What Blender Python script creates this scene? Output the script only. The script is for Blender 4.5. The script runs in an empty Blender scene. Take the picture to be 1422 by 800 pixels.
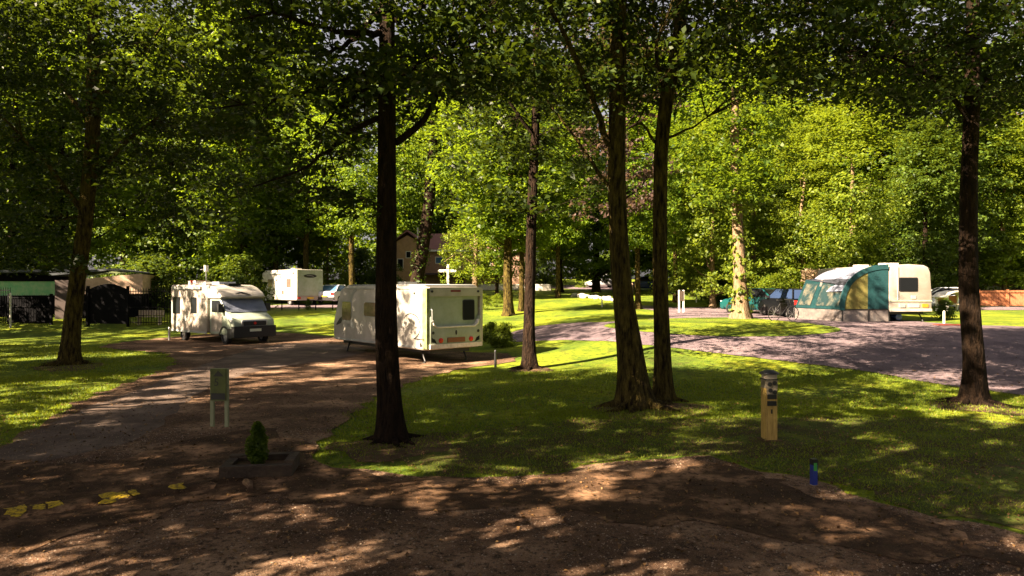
import bpy, bmesh, math, random
import numpy as np
from mathutils import Vector, Matrix

# ------------------------------------------------------------------ camera, sky, sun, exposure
sc = bpy.context.scene
COL = sc.collection
PW, PH, F, CAMH = 1422.0, 800.0, 948.0, 2.5
cam = bpy.data.cameras.new("camera"); cam.lens = 24.0; cam.sensor_width = 36.0
cam.clip_start = 0.05; cam.clip_end = 2000
camo = bpy.data.objects.new("camera", cam); COL.objects.link(camo)
camo.location = (0, 0, CAMH); camo.rotation_euler = (math.radians(90), 0, 0)
sc.camera = camo

SUN_EL = math.radians(33)
SUN_H = Vector((-0.83, -0.56)).normalized()           # towards the sun, on the ground plane
SUN_DIR = Vector((SUN_H.x*math.cos(SUN_EL), SUN_H.y*math.cos(SUN_EL), math.sin(SUN_EL)))
w = bpy.data.worlds.new("World"); sc.world = w; w.use_nodes = True
nt = w.node_tree; bg = nt.nodes["Background"]
sky = nt.nodes.new("ShaderNodeTexSky"); sky.sky_type = 'NISHITA'; sky.sun_disc = False
sky.sun_elevation = SUN_EL
sky.sun_rotation = math.atan2(SUN_DIR.x, SUN_DIR.y)
sky.dust_density = 3.0; sky.air_density = 1.0; sky.ozone_density = 1.0
hsv = nt.nodes.new("ShaderNodeHueSaturation"); hsv.inputs["Saturation"].default_value = 0.32; hsv.inputs["Value"].default_value = 0.42
tint = nt.nodes.new("ShaderNodeMixRGB"); tint.blend_type = 'MULTIPLY'; tint.inputs[0].default_value = 1.0; tint.inputs[2].default_value = (1.0, 0.9, 0.88, 1)
nt.links.new(sky.outputs[0], hsv.inputs["Color"]); nt.links.new(hsv.outputs[0], tint.inputs[1])
nt.links.new(tint.outputs[0], bg.inputs[0]); bg.inputs[1].default_value = 0.05
sun = bpy.data.lights.new("sun", 'SUN'); sun.energy = 5.0; sun.angle = math.radians(0.45)
sun.color = (1.0, 0.79, 0.56)
suno = bpy.data.objects.new("sun", sun); COL.objects.link(suno)
suno.rotation_euler = SUN_DIR.to_track_quat('Z', 'Y').to_euler()
sc.view_settings.view_transform = 'Standard'; sc.view_settings.look = 'None'
sc.view_settings.gamma = 1.0; sc.view_settings.use_curve_mapping = False
sc.view_settings.exposure = 3.0
try:
    sc.cycles.max_bounces = 6; sc.cycles.diffuse_bounces = 3; sc.cycles.glossy_bounces = 2
    sc.cycles.transmission_bounces = 4; sc.cycles.transparent_max_bounces = 4
    sc.cycles.use_denoising = True; sc.cycles.caustics_reflective = False; sc.cycles.caustics_refractive = False
except Exception: pass

rng = np.random.default_rng(7)
random.seed(7)

# ------------------------------------------------------------------ terrain
def S(t):
    t = np.clip(t, 0, 1); return t*t*(3-2*t)
def terr(x, y):
    x = np.asarray(x, float); y = np.asarray(y, float)
    a = 0.98*S((y-17)/14.0)*S((x+2)/8.0)
    b = 1.08*S((y-33)/17.0)
    z = 1.1*(1-(1-a/1.1)*(1-b/1.1))
    far = np.clip(y-50, 0, 52)
    z = z + 0.052*far*S(far/8.0)
    z = z + 0.03*np.sin(x*0.55+1.0)*np.sin(y*0.43)*S((y-3)/6.0)
    return z
def gz(x, y): return float(terr(x, y))
def at(px, py):
    """the point of the ground seen at a photograph pixel"""
    k = (py-400.0)/F; s = (px-711.0)/F
    d = 2.0
    prev = d
    while d < 160:
        if CAMH - k*d <= gz(s*d, d):
            lo, hi = prev, d
            for _ in range(24):
                m = (lo+hi)/2
                if CAMH-k*m <= gz(s*m, m): hi = m
                else: lo = m
            return Vector((s*hi, hi, gz(s*hi, hi)))
        prev = d; d += 0.25
    return Vector((s*100, 100, gz(s*100, 100)))

# ------------------------------------------------------------------ materials
MATS = {}
def mat(name, col, rough=0.7, metal=0.0, noise=None, bump=0.0, bscale=60, spec=0.4, stretch=None, emis=None):
    if name in MATS: return MATS[name]
    m = bpy.data.materials.new(name); m.use_nodes = True
    n = m.node_tree; p = n.nodes["Principled BSDF"]
    p.inputs["Base Color"].default_value = (*col, 1); p.inputs["Roughness"].default_value = rough
    p.inputs["Metallic"].default_value = metal; p.inputs["Specular IOR Level"].default_value = spec
    tc = n.nodes.new("ShaderNodeTexCoord"); vec = tc.outputs["Object"]
    if stretch:
        mp = n.nodes.new("ShaderNodeMapping"); mp.inputs["Scale"].default_value = stretch
        n.links.new(vec, mp.inputs[0]); vec = mp.outputs[0]
    if noise:
        col2, scale, lo, hi = noise
        t = n.nodes.new("ShaderNodeTexNoise"); t.inputs["Scale"].default_value = scale; t.inputs["Detail"].default_value = 6
        t.inputs["Roughness"].default_value = 0.65
        n.links.new(vec, t.inputs[0])
        r = n.nodes.new("ShaderNodeValToRGB")
        r.color_ramp.elements[0].position = lo; r.color_ramp.elements[0].color = (*col, 1)
        r.color_ramp.elements[1].position = hi; r.color_ramp.elements[1].color = (*col2, 1)
        n.links.new(t.outputs[0], r.inputs[0]); n.links.new(r.outputs[0], p.inputs["Base Color"])
    if bump:
        t2 = n.nodes.new("ShaderNodeTexNoise"); t2.inputs["Scale"].default_value = bscale; t2.inputs["Detail"].default_value = 4
        n.links.new(vec, t2.inputs[0])
        b = n.nodes.new("ShaderNodeBump"); b.inputs["Strength"].default_value = bump; b.inputs["Distance"].default_value = 0.05
        hh = t2.outputs[0]
        if "bark" in name:
            vo = n.nodes.new("ShaderNodeTexVoronoi"); vo.feature = 'DISTANCE_TO_EDGE'; vo.inputs["Scale"].default_value = 4.5
            ad = n.nodes.new("ShaderNodeVectorMath"); ad.operation = 'MULTIPLY_ADD'
            n.links.new(t2.outputs["Color"], ad.inputs[0]); ad.inputs[1].default_value = (.25, .25, .25); n.links.new(vec, ad.inputs[2])
            n.links.new(ad.outputs[0], vo.inputs["Vector"])
            mm = n.nodes.new("ShaderNodeMath"); mm.operation = 'MULTIPLY_ADD'; mm.inputs[1].default_value = 2.2
            n.links.new(vo.outputs["Distance"], mm.inputs[0]); n.links.new(t2.outputs[0], mm.inputs[2]); hh = mm.outputs[0]
        n.links.new(hh, b.inputs["Height"]); n.links.new(b.outputs[0], p.inputs["Normal"])
    MATS[name] = m; return m

def leafmat(name, c1, c2, tr, mix=0.4):
    m = bpy.data.materials.new(name); m.use_nodes = True; n = m.node_tree
    for x in list(n.nodes): n.nodes.remove(x)
    out = n.nodes.new("ShaderNodeOutputMaterial")
    g = n.nodes.new("ShaderNodeNewGeometry")
    r = n.nodes.new("ShaderNodeValToRGB")
    r.color_ramp.elements[0].color = (*c1, 1); r.color_ramp.elements[1].color = (*c2, 1)
    n.links.new(g.outputs["Random Per Island"], r.inputs[0])
    oi = n.nodes.new("ShaderNodeObjectInfo")
    hs = n.nodes.new("ShaderNodeHueSaturation")
    mr = n.nodes.new("ShaderNodeMapRange"); mr.inputs[3].default_value = 0.75; mr.inputs[4].default_value = 1.25
    n.links.new(oi.outputs["Random"], mr.inputs[0]); n.links.new(mr.outputs[0], hs.inputs["Value"])
    n.links.new(r.outputs[0], hs.inputs["Color"])
    d = n.nodes.new("ShaderNodeBsdfPrincipled"); n.links.new(hs.outputs[0], d.inputs["Base Color"])
    d.inputs["Roughness"].default_value = 0.5; d.inputs["Specular IOR Level"].default_value = 0.25
    t = n.nodes.new("ShaderNodeBsdfTranslucent")
    mx = n.nodes.new("ShaderNodeMixRGB"); mx.blend_type = 'MULTIPLY'; mx.inputs[0].default_value = 0.0
    mx.inputs[1].default_value = (*tr, 1)
    n.links.new(mx.outputs[0], t.inputs[0])
    ms = n.nodes.new("ShaderNodeMixShader"); ms.inputs[0].default_value = mix
    n.links.new(d.outputs[0], ms.inputs[1]); n.links.new(t.outputs[0], ms.inputs[2]); n.links.new(ms.outputs[0], out.inputs[0])
    MATS[name] = m; return m

def groundmat(name, stops, scale, fine=None, bump=0.5, bscale=40, voronoi=0, mask2=None):
    """stops: list of (pos,color) on a layered noise; fine: (color, scale, lo, hi) speckle layered over it"""
    m = bpy.data.materials.new(name); m.use_nodes = True; n = m.node_tree; p = n.nodes["Principled BSDF"]
    p.inputs["Roughness"].default_value = 0.9; p.inputs["Specular IOR Level"].default_value = 0.15
    tc = n.nodes.new("ShaderNodeTexCoord"); vec = tc.outputs["Object"]
    t = n.nodes.new("ShaderNodeTexNoise"); t.inputs["Scale"].default_value = scale; t.inputs["Detail"].default_value = 8; t.inputs["Roughness"].default_value = 0.62
    n.links.new(vec, t.inputs[0])
    r = n.nodes.new("ShaderNodeValToRGB"); els = r.color_ramp.elements
    els[0].position, els[0].color = stops[0][0], (*stops[0][1], 1)
    els[1].position, els[1].color = stops[-1][0], (*stops[-1][1], 1)
    for pos, c in stops[1:-1]:
        e = els.new(pos); e.color = (*c, 1)
    n.links.new(t.outputs[0], r.inputs[0]); colo = r.outputs[0]
    for lay in (fine or []):
        col, sca, lo, hi = lay
        t3 = n.nodes.new("ShaderNodeTexNoise"); t3.inputs["Scale"].default_value = sca; t3.inputs["Detail"].default_value = 5
        t3.inputs["Roughness"].default_value = 0.7
        n.links.new(vec, t3.inputs[0])
        mr = n.nodes.new("ShaderNodeMapRange"); mr.inputs[1].default_value = lo; mr.inputs[2].default_value = hi
        n.links.new(t3.outputs[0], mr.inputs[0])
        mx = n.nodes.new("ShaderNodeMixRGB"); n.links.new(mr.outputs[0], mx.inputs[0]); n.links.new(colo, mx.inputs[1])
        mx.inputs[2].default_value = (*col, 1); colo = mx.outputs[0]
    hgt = None
    if voronoi:
        v = n.nodes.new("ShaderNodeTexVoronoi"); v.inputs["Scale"].default_value = voronoi
        n.links.new(vec, v.inputs["Vector"])
        mv = n.nodes.new("ShaderNodeMixRGB"); mv.blend_type = 'MULTIPLY'; mv.inputs[0].default_value = 0.4
        sep = n.nodes.new("ShaderNodeMapRange"); sep.inputs[3].default_value = 0.35; sep.inputs[4].default_value = 1.5
        sx = n.nodes.new("ShaderNodeSeparateColor"); n.links.new(v.outputs["Color"], sx.inputs[0]); n.links.new(sx.outputs[0], sep.inputs[0])
        n.links.new(colo, mv.inputs[1]); n.links.new(sep.outputs[0], mv.inputs[2]); colo = mv.outputs[0]
        hgt = v.outputs["Distance"]
    n.links.new(colo, p.inputs["Base Color"])
    b = n.nodes.new("ShaderNodeBump"); b.inputs["Strength"].default_value = bump; b.inputs["Distance"].default_value = 0.03
    if hgt is None:
        t2 = n.nodes.new("ShaderNodeTexNoise"); t2.inputs["Scale"].default_value = bscale; t2.inputs["Detail"].default_value = 6
        n.links.new(vec, t2.inputs[0]); hgt = t2.outputs[0]
    else: b.invert = True
    n.links.new(hgt, b.inputs["Height"]); n.links.new(b.outputs[0], p.inputs["Normal"])
    MATS[name] = m; return m

M_GRASS = groundmat("lawn grass", [(0.3, (0.035, 0.045, 0.008)), (0.42, (0.085, 0.13, 0.01)), (0.55, (0.17, 0.21, 0.01)), (0.72, (0.27, 0.27, 0.012))], 0.35,
                    fine=[((0.08, 0.055, 0.02), 1.7, 0.55, 0.72), ((0.03, 0.065, 0.007), 5, 0.5, 0.65), ((0.04, 0.075, 0.008), 26, 0.5, 0.7), ((0.2, 0.22, 0.02), 60, 0.58, 0.75)], bump=0.9, bscale=45)
M_GRAVEL = groundmat("brown gravel", [(0.3, (0.035, 0.018, 0.011)), (0.5, (0.13, 0.075, 0.045)), (0.7, (0.4, 0.26, 0.165))], 0.6,
                     fine=[((0.04, 0.024, 0.014), 5, 0.56, 0.7), ((0.03, 0.017, 0.01), 16, 0.5, 0.64), ((0.45, 0.34, 0.25), 110, 0.58, 0.7)], bump=0.55, voronoi=95)  # dark stops lowered to deepen the foreground shade within the gravel colour
M_ROAD = groundmat("shade tinted road chippings", [(0.3, (0.08, 0.06, 0.072)), (0.5, (0.145, 0.11, 0.122)), (0.7, (0.23, 0.175, 0.18))], 0.8,
                   fine=[((0.12, 0.1, 0.12), 22, 0.55, 0.7)], bump=0.7, voronoi=30)  # purple of the shaded road put into the base colour
M_TARMAC = groundmat("worn tarmac", [(0.3, (0.06, 0.042, 0.034)), (0.5, (0.11, 0.08, 0.064)), (0.72, (0.2, 0.15, 0.12))], 0.9,
                     fine=[((0.055, 0.045, 0.04), 6, 0.55, 0.7), ((0.2, 0.17, 0.14), 90, 0.62, 0.74)], bump=0.5, bscale=80)
M_SOIL = groundmat("bare soil", [(0.3, (0.04, 0.025, 0.014)), (0.7, (0.13, 0.08, 0.045))], 2.5,
                   fine=[((0.05, 0.08, 0.012), 7, 0.56, 0.66)], bump=0.9, bscale=30)
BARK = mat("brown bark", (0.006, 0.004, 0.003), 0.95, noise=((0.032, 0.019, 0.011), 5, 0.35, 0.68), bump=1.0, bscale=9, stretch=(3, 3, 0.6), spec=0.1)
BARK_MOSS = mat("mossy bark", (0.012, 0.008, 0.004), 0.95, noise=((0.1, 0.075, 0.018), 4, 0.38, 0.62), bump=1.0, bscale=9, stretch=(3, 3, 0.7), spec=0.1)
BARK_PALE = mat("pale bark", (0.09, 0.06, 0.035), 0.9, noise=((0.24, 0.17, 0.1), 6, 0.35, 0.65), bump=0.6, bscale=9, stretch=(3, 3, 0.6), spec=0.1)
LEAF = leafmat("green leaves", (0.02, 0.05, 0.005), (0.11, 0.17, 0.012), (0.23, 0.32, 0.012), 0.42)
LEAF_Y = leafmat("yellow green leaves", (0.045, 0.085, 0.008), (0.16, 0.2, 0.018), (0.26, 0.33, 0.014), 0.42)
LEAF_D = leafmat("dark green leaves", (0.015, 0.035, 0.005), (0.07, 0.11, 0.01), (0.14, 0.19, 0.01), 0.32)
LEAF_N = leafmat("shade darkened leaves", (0.008, 0.02, 0.003), (0.03, 0.05, 0.005), (0.08, 0.115, 0.006), 0.26)  # darkened so the near canopy's shade sits in the leaf colour
LEAF_P = leafmat("copper leaves", (0.03, 0.02, 0.018), (0.09, 0.055, 0.045), (0.14, 0.09, 0.04), 0.3)
LEAF_B = leafmat("fallen leaves", (0.05, 0.022, 0.01), (0.26, 0.15, 0.06), (0.2, 0.12, 0.03), 0.1)
BLADE = leafmat("grass blades", (0.05, 0.1, 0.008), (0.2, 0.24, 0.015), (0.3, 0.34, 0.01), 0.35)

WHITE = mat("dirty white panel", (0.42, 0.39, 0.35), 0.35, noise=((0.28, 0.27, 0.22), 2.2, 0.42, 0.75), spec=0.5)
CREAM = mat("weathered cream panel", (0.38, 0.33, 0.29), 0.45, noise=((0.26, 0.23, 0.19), 1.8, 0.35, 0.7), spec=0.4)
GREENWHITE = mat("green tinted panel", (0.38, 0.43, 0.36), 0.4, noise=((0.26, 0.31, 0.2), 1.5, 0.35, 0.7), spec=0.4)  # off-white with a green tint, mottled by noise
TRIM = mat("grey trim", (0.3, 0.31, 0.3), 0.4)
MOSSTRIM = mat("mossy trim", (0.13, 0.17, 0.06), 0.7, noise=((0.25, 0.27, 0.13), 6, 0.4, 0.7))
BLACK = mat("black plastic", (0.012, 0.012, 0.013), 0.45)
RUBBER = mat("tyre rubber", (0.015, 0.014, 0.014), 0.85)
RIM = mat("wheel rim", (0.35, 0.35, 0.36), 0.35, metal=0.6)
GLASS = mat("dark glass", (0.008, 0.009, 0.011), 0.3, spec=0.12)
GLASSBR = mat("brown tinted window", (0.09, 0.055, 0.045), 0.12, spec=0.7, noise=((0.16, 0.1, 0.085), 5, 0.4, 0.7))
GLASSBL = mat("bluish glass", (0.06, 0.13, 0.25), 0.1, spec=0.8)
SILVER = mat("silver screen cover", (0.36, 0.4, 0.52), 0.4, metal=0.35, noise=((0.3, 0.34, 0.44), 3, 0.4, 0.6), bump=0.6, bscale=3)
RED = mat("red lamp lens", (0.55, 0.02, 0.015), 0.25)
AMBER = mat("amber lens", (0.6, 0.2, 0.02), 0.3)
HEADL = mat("headlamp lens", (0.5, 0.52, 0.52), 0.1, spec=0.8)
PLATE_Y = mat("yellow plate", (0.65, 0.42, 0.02), 0.5)
PLATE_W = mat("white plate", (0.6, 0.65, 0.55), 0.5)
PLATE_O = mat("orange plate", (0.22, 0.08, 0.03), 0.5)
STEEL = mat("galvanised steel", (0.4, 0.4, 0.4), 0.45, metal=0.7)
PAINTW = mat("white paint", (0.75, 0.72, 0.66), 0.6, noise=((0.55, 0.52, 0.46), 7, 0.45, 0.7))
TEAL = mat("teal canvas", (0.004, 0.05, 0.056), 0.85, noise=((0.003, 0.034, 0.04), 3, 0.4, 0.65), bump=0.2, bscale=5)
GREYC = mat("grey canvas roof", (0.15, 0.165, 0.22), 0.85, noise=((0.11, 0.12, 0.165), 2, 0.4, 0.65), bump=0.25, bscale=4)
PALEC = mat("pale canvas skirt", (0.26, 0.22, 0.2), 0.8, noise=((0.15, 0.14, 0.14), 4, 0.4, 0.65), bump=0.2, bscale=5)
YELC = mat("olive yellow canvas", (0.2, 0.17, 0.045), 0.8, noise=((0.12, 0.12, 0.03), 3, 0.4, 0.65), bump=0.2, bscale=5)
CLEARW = mat("clear plastic window", (0.03, 0.06, 0.065), 0.12, spec=0.8, noise=((0.18, 0.17, 0.13), 2.5, 0.45, 0.62))
WOODF = mat("orange fence timber", (0.36, 0.14, 0.06), 0.8, noise=((0.22, 0.08, 0.035), 5, 0.4, 0.7), stretch=(8, 8, 1))
WOODG = mat("golden timber", (0.5, 0.34, 0.09), 0.7, noise=((0.25, 0.15, 0.035), 4, 0.4, 0.7), stretch=(8, 8, 0.8), bump=0.5, bscale=12)
WOODD = mat("dark sleeper timber", (0.03, 0.02, 0.014), 0.9, noise=((0.075, 0.05, 0.03), 5, 0.4, 0.7), bump=0.6, bscale=14)
WOODP = mat("pale bleached timber", (0.55, 0.45, 0.34), 0.8, noise=((0.4, 0.3, 0.2), 6, 0.4, 0.7))
FENCEB = mat("black iron", (0.004, 0.004, 0.005), 0.9, spec=0.08)
BLUEP = mat("blue plastic", (0.02, 0.035, 0.22), 0.45)
GREENP = mat("green label", (0.05, 0.3, 0.05), 0.5)
YPAINT = mat("worn yellow paint", (0.55, 0.38, 0.01), 0.8, noise=((0.07, 0.045, 0.015), 22, 0.46, 0.6), bump=.5, bscale=70)
BRICK = mat("brown brick", (0.3, 0.17, 0.12), 0.9, noise=((0.4, 0.26, 0.18), 6, 0.4, 0.7), bump=0.3, bscale=20)
RENDERP = mat("peach render", (0.48, 0.3, 0.16), 0.9, noise=((0.36, 0.22, 0.12), 3, 0.4, 0.7))
ROOFT = mat("red roof tiles", (0.22, 0.1, 0.09), 0.9, noise=((0.14, 0.07, 0.065), 9, 0.4, 0.7), bump=0.5, bscale=14)
ROOFD = mat("dark roof felt", (0.05, 0.06, 0.07), 0.8, noise=((0.09, 0.1, 0.11), 4, 0.4, 0.7))
MINT = mat("mint green panel", (0.2, 0.55, 0.26), 0.6, noise=((0.4, 0.6, 0.33), 3, 0.4, 0.65))
PEACH = mat("pale peach wall", (0.6, 0.42, 0.3), 0.8, noise=((0.48, 0.32, 0.22), 4, 0.4, 0.7))
STONEW = mat("whitewashed stone", (0.6, 0.56, 0.5), 0.9, noise=((0.4, 0.37, 0.32), 6, 0.4, 0.7), bump=0.5, bscale=8)
SOILM = M_SOIL

# ------------------------------------------------------------------ mesh helpers
def set_mesh_smooth(me, ang=35):
    me.shade_smooth()
    try: me.set_sharp_from_angle(angle=math.radians(ang))
    except Exception: pass
def link(name, me, m, parent=None, smooth=True):
    if smooth: set_mesh_smooth(me)
    if m is not None and len(me.materials) == 0: me.materials.append(m)
    me.name = name
    o = bpy.data.objects.new(name, me); COL.objects.link(o)
    if parent is not None: o.parent = parent
    return o
def obj(name, bm, m, parent=None, smooth=True):
    me = bpy.data.meshes.new(name); bm.normal_update(); bm.to_mesh(me); bm.free()
    return link(name, me, m, parent, smooth)
def tag(o, label=None, cat=None, group=None, kind=None):
    if label: o["label"] = label
    if cat: o["category"] = cat
    if group: o["group"] = group
    if kind: o["kind"] = kind
    return o
def thing(name, label, cat, loc=(0, 0, 0), rz=0.0, group=None):
    o = bpy.data.objects.new(name, None); COL.objects.link(o); o.empty_display_size = 0.3
    o.location = loc; o.rotation_euler = (0, 0, rz)
    return tag(o, label, cat, group)
def bevel(bm, off, seg=2, ang=25):
    if off <= 0: return
    es = [e for e in bm.edges if len(e.link_faces) == 2 and e.calc_face_angle(0) > math.radians(ang)]
    bmesh.ops.bevel(bm, geom=es, offset=off, segments=seg, profile=0.5, affect='EDGES', clamp_overlap=True)
def box(x0, x1, y0, y1, z0, z1, bev=0.0, seg=2, bm=None):
    b = bmesh.new()
    vs = [b.verts.new((x, y, z)) for x in (x0, x1) for y in (y0, y1) for z in (z0, z1)]
    for f in ((0, 1, 3, 2), (4, 6, 7, 5), (0, 4, 5, 1), (2, 3, 7, 6), (0, 2, 6, 4), (1, 5, 7, 3)):
        b.faces.new([vs[i] for i in f])
    bevel(b, bev, seg)
    return merge(bm, b)
def merge(bm, b):
    if bm is None: return b
    me = bpy.data.meshes.new("tmp"); b.to_mesh(me); b.free(); bm.from_mesh(me); bpy.data.meshes.remove(me); return bm
def prism(poly, a0, a1, axis='y', bev=0.0, seg=2, bm=None):
    """poly (u,v) extruded from a0 to a1 along axis: y -> (u,a,v); x -> (a,u,v); z -> (u,v,a)"""
    b = bmesh.new()
    P = {'y': lambda u, v, a: (u, a, v), 'x': lambda u, v, a: (a, u, v), 'z': lambda u, v, a: (u, v, a)}[axis]
    A = [b.verts.new(P(u, v, a0)) for u, v in poly]; B = [b.verts.new(P(u, v, a1)) for u, v in poly]
    n = len(poly)
    b.faces.new(A); b.faces.new(B[::-1])
    for i in range(n): b.faces.new((A[i], B[i], B[(i+1) % n], A[(i+1) % n]))
    bmesh.ops.recalc_face_normals(b, faces=b.faces[:])
    bevel(b, bev, seg)
    return merge(bm, b)
def tube(pts, rad, seg=10, bm=None, cap=True):
    b = bmesh.new(); rings = []
    pts = [Vector(p) for p in pts]
    if not hasattr(rad, '__len__'): rad = [rad]*len(pts)
    up = Vector((0.13, 0.21, 1)).normalized()
    for i, p in enumerate(pts):
        t = (pts[min(i+1, len(pts)-1)]-pts[max(i-1, 0)])
        t = t.normalized() if t.length > 1e-9 else Vector((0, 0, 1))
        s = t.cross(up)
        if s.length < 0.05: s = t.cross(Vector((1, 0, 0)))
        s.normalize(); q = s.cross(t)
        rings.append([b.verts.new(p+(s*math.cos(2*math.pi*k/seg)+q*math.sin(2*math.pi*k/seg))*rad[i]) for k in range(seg)])
    for r0, r1 in zip(rings, rings[1:]):
        for k in range(seg): b.faces.new((r0[k], r0[(k+1) % seg], r1[(k+1) % seg], r1[k]))
    if cap: b.faces.new(rings[0][::-1]); b.faces.new(rings[-1])
    bmesh.ops.recalc_face_normals(b, faces=b.faces[:])
    return merge(bm, b)
def ribbon(pts, wd):
    """a closed outline following a 2-D polyline with the given width(s)"""
    if not hasattr(wd, '__len__'): wd = [wd]*len(pts)
    L, R = [], []
    for i in range(len(pts)):
        a = Vector(pts[max(0, i-1)]); b = Vector(pts[min(len(pts)-1, i+1)])
        t = (b-a).normalized(); n = Vector((-t.y, t.x)); p = Vector(pts[i])
        L.append(tuple(p+n*wd[i]/2)); R.append(tuple(p-n*wd[i]/2))
    return L+R[::-1]
def ell(cx, cy, rx, ry, a0=0, a1=360, n=16):
    return [(cx+rx*math.cos(math.radians(a0+(a1-a0)*i/n)), cy+ry*math.sin(math.radians(a0+(a1-a0)*i/n))) for i in range(n+(0 if a1-a0 >= 360 else 1))]
def rrect(u0, u1, v0, v1, r, n=4):
    out = []
    for cx, cy, a in ((u1-r, v1-r, 0), (u0+r, v1-r, 90), (u0+r, v0+r, 180), (u1-r, v0+r, 270)):
        for i in range(n+1):
            t = math.radians(a+90*i/n); out.append((cx+r*math.cos(t), cy+r*math.sin(t)))
    return out
def window(par, axis, side, c, u0, u1, v0, v1, glass=GLASS, frame=BLACK, fr=0.035, r=0.05):
    """a framed window standing proud of a panel at coordinate c, facing along side (+1/-1)"""
    f = obj("window", prism(rrect(u0-fr, u1+fr, v0-fr, v1+fr, r), c-side*0.01, c+side*0.016, axis), frame, par)
    obj("pane", prism(rrect(u0, u1, v0, v1, r), c, c+side*0.024, axis), glass, f)
    return f
def text_mesh(s, size, depth=0.003):
    cu = bpy.data.curves.new("t", 'FONT'); cu.body = s; cu.size = size; cu.extrude = depth
    cu.align_x = 'CENTER'; cu.align_y = 'CENTER'; cu.resolution_u = 3
    o = bpy.data.objects.new("t", cu); COL.objects.link(o)
    bpy.context.view_layer.update()
    me = bpy.data.meshes.new_from_object(o.evaluated_get(bpy.context.evaluated_depsgraph_get()))
    bpy.data.objects.remove(o); me.materials.clear(); return me
def wheel(par, x, y, r=0.32, wdt=0.2, side=1, name="wheel"):
    prof = [(0.62, -0.5), (0.9, -0.5), (1.0, -0.36), (1.0, 0.36), (0.9, 0.5), (0.62, 0.5)]
    b = bmesh.new(); n = 24
    rings = [[b.verts.new((x+r*pr*math.cos(2*math.pi*k/n), y+pw*wdt, r+r*pr*math.sin(2*math.pi*k/n))) for k in range(n)] for pr, pw in prof]
    for i in range(len(prof)):
        a, c = rings[i], rings[(i+1) % len(prof)]
        for k in range(n): b.faces.new((a[k], a[(k+1) % n], c[(k+1) % n], c[k]))
    bmesh.ops.recalc_face_normals(b, faces=b.faces[:])
    t = obj(name, b, RUBBER, par)
    obj("rim", prism(ell(x, r, r*0.62, r*0.62, n=20), y-wdt*0.34, y+wdt*0.34, 'y', 0.01), RIM, t)
    return t

def fastmesh(name, V, Fq):
    me = bpy.data.meshes.new(name)
    nv, nf, k = len(V), len(Fq), Fq.shape[1]
    me.vertices.add(nv); me.vertices.foreach_set("co", V.astype(np.float32).ravel())
    me.loops.add(nf*k); me.loops.foreach_set("vertex_index", Fq.astype(np.int32).ravel())
    me.polygons.add(nf); me.polygons.foreach_set("loop_start", (np.arange(nf)*k).astype(np.int32))
    me.update(calc_edges=True); return me

def leaves_mesh(name, C, N, size, m, aspect=0.62, fold=0.18):
    n = len(C); size = np.broadcast_to(size, (n,))[:, None]
    N = N/np.linalg.norm(N, axis=1, keepdims=True)
    R = rng.normal(size=(n, 3)); T = np.cross(N, R); T /= np.linalg.norm(T, axis=1, keepdims=True)+1e-9
    B = np.cross(N, T)
    ln = size*0.5; wd = size*0.5*aspect
    p0 = C-T*ln; p2 = C+T*ln-N*size*0.1
    p1 = C+B*wd+N*size*fold+T*ln*0.15; p3 = C-B*wd+N*size*fold+T*ln*0.15
    V = np.stack([p0, p1, p2, p3], 1).reshape(-1, 3)
    Fq = np.arange(n*4).reshape(n, 4)
    me = fastmesh(name, V, Fq); me.materials.append(m); return me

def clusters_to_leaves(CC, per, crad, flat, size, outward=None, jitter=0.55):
    n = len(CC); tot = n*per
    d = rng.normal(size=(tot, 3)); d /= np.linalg.norm(d, axis=1, keepdims=True)
    rr = rng.random(tot)**0.5
    cr = np.repeat(crad*(0.6+0.8*rng.random(n)), per)
    off = d*(rr*cr)[:, None]; off[:, 2] *= flat
    # droop at the edges of each spray
    off[:, 2] -= 0.25*(off[:, 0]**2+off[:, 1]**2)/np.maximum(cr, 0.1)
    P = np.repeat(CC, per, 0)+off
    N = np.zeros((tot, 3)); N[:, 2] = 1
    if outward is not None: N[:, :] += np.repeat(outward, per, 0)*0.5
    N += rng.normal(size=(tot, 3))*jitter
    sz = size*(0.5+1.0*rng.random(tot))
    return P, N, sz

def crown_clusters(n, R, h0, h1, shape='oval', hole=0.35, seed=0, lean=(0, 0)):
    r = np.random.default_rng(seed); out = []
    ph = r.random((6, 4))*6.28
    fr = r.normal(size=(6, 3))*(0.9)
    while len(out) < n:
        t = r.random()
        if shape == 'oval': prof = math.sin(math.pi*min(1, (t*0.86+0.12)))**0.6
        elif shape == 'cone': prof = (1-t)**0.8*0.95+0.05
        elif shape == 'dome': prof = math.sqrt(max(0, 1-t*t))*0.95+0.05
        elif shape == 'column': prof = 0.7*math.sin(math.pi*min(1, t*0.92+0.06))**0.35
        else: prof = 1
        a = r.random()*6.283; lob = 0.78+0.22*math.sin(3*a+ph[0, 0])*math.sin(5*t+ph[1, 0])+0.18*math.sin(5*a+ph[2, 0]+4*t)
        q = r.random()**0.42
        x = R*prof*lob*q*math.cos(a); y = R*prof*lob*q*math.sin(a); z = h0+(h1-h0)*t
        v = sum(math.sin(fr[i, 0]*x+fr[i, 1]*y+fr[i, 2]*z+ph[i, 3]) for i in range(6))
        if v < -1.0+hole*1.0 and r.random() < 0.86: continue
        out.append((x+lean[0]*t, y+lean[1]*t, z))
    return np.array(out)

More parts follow.
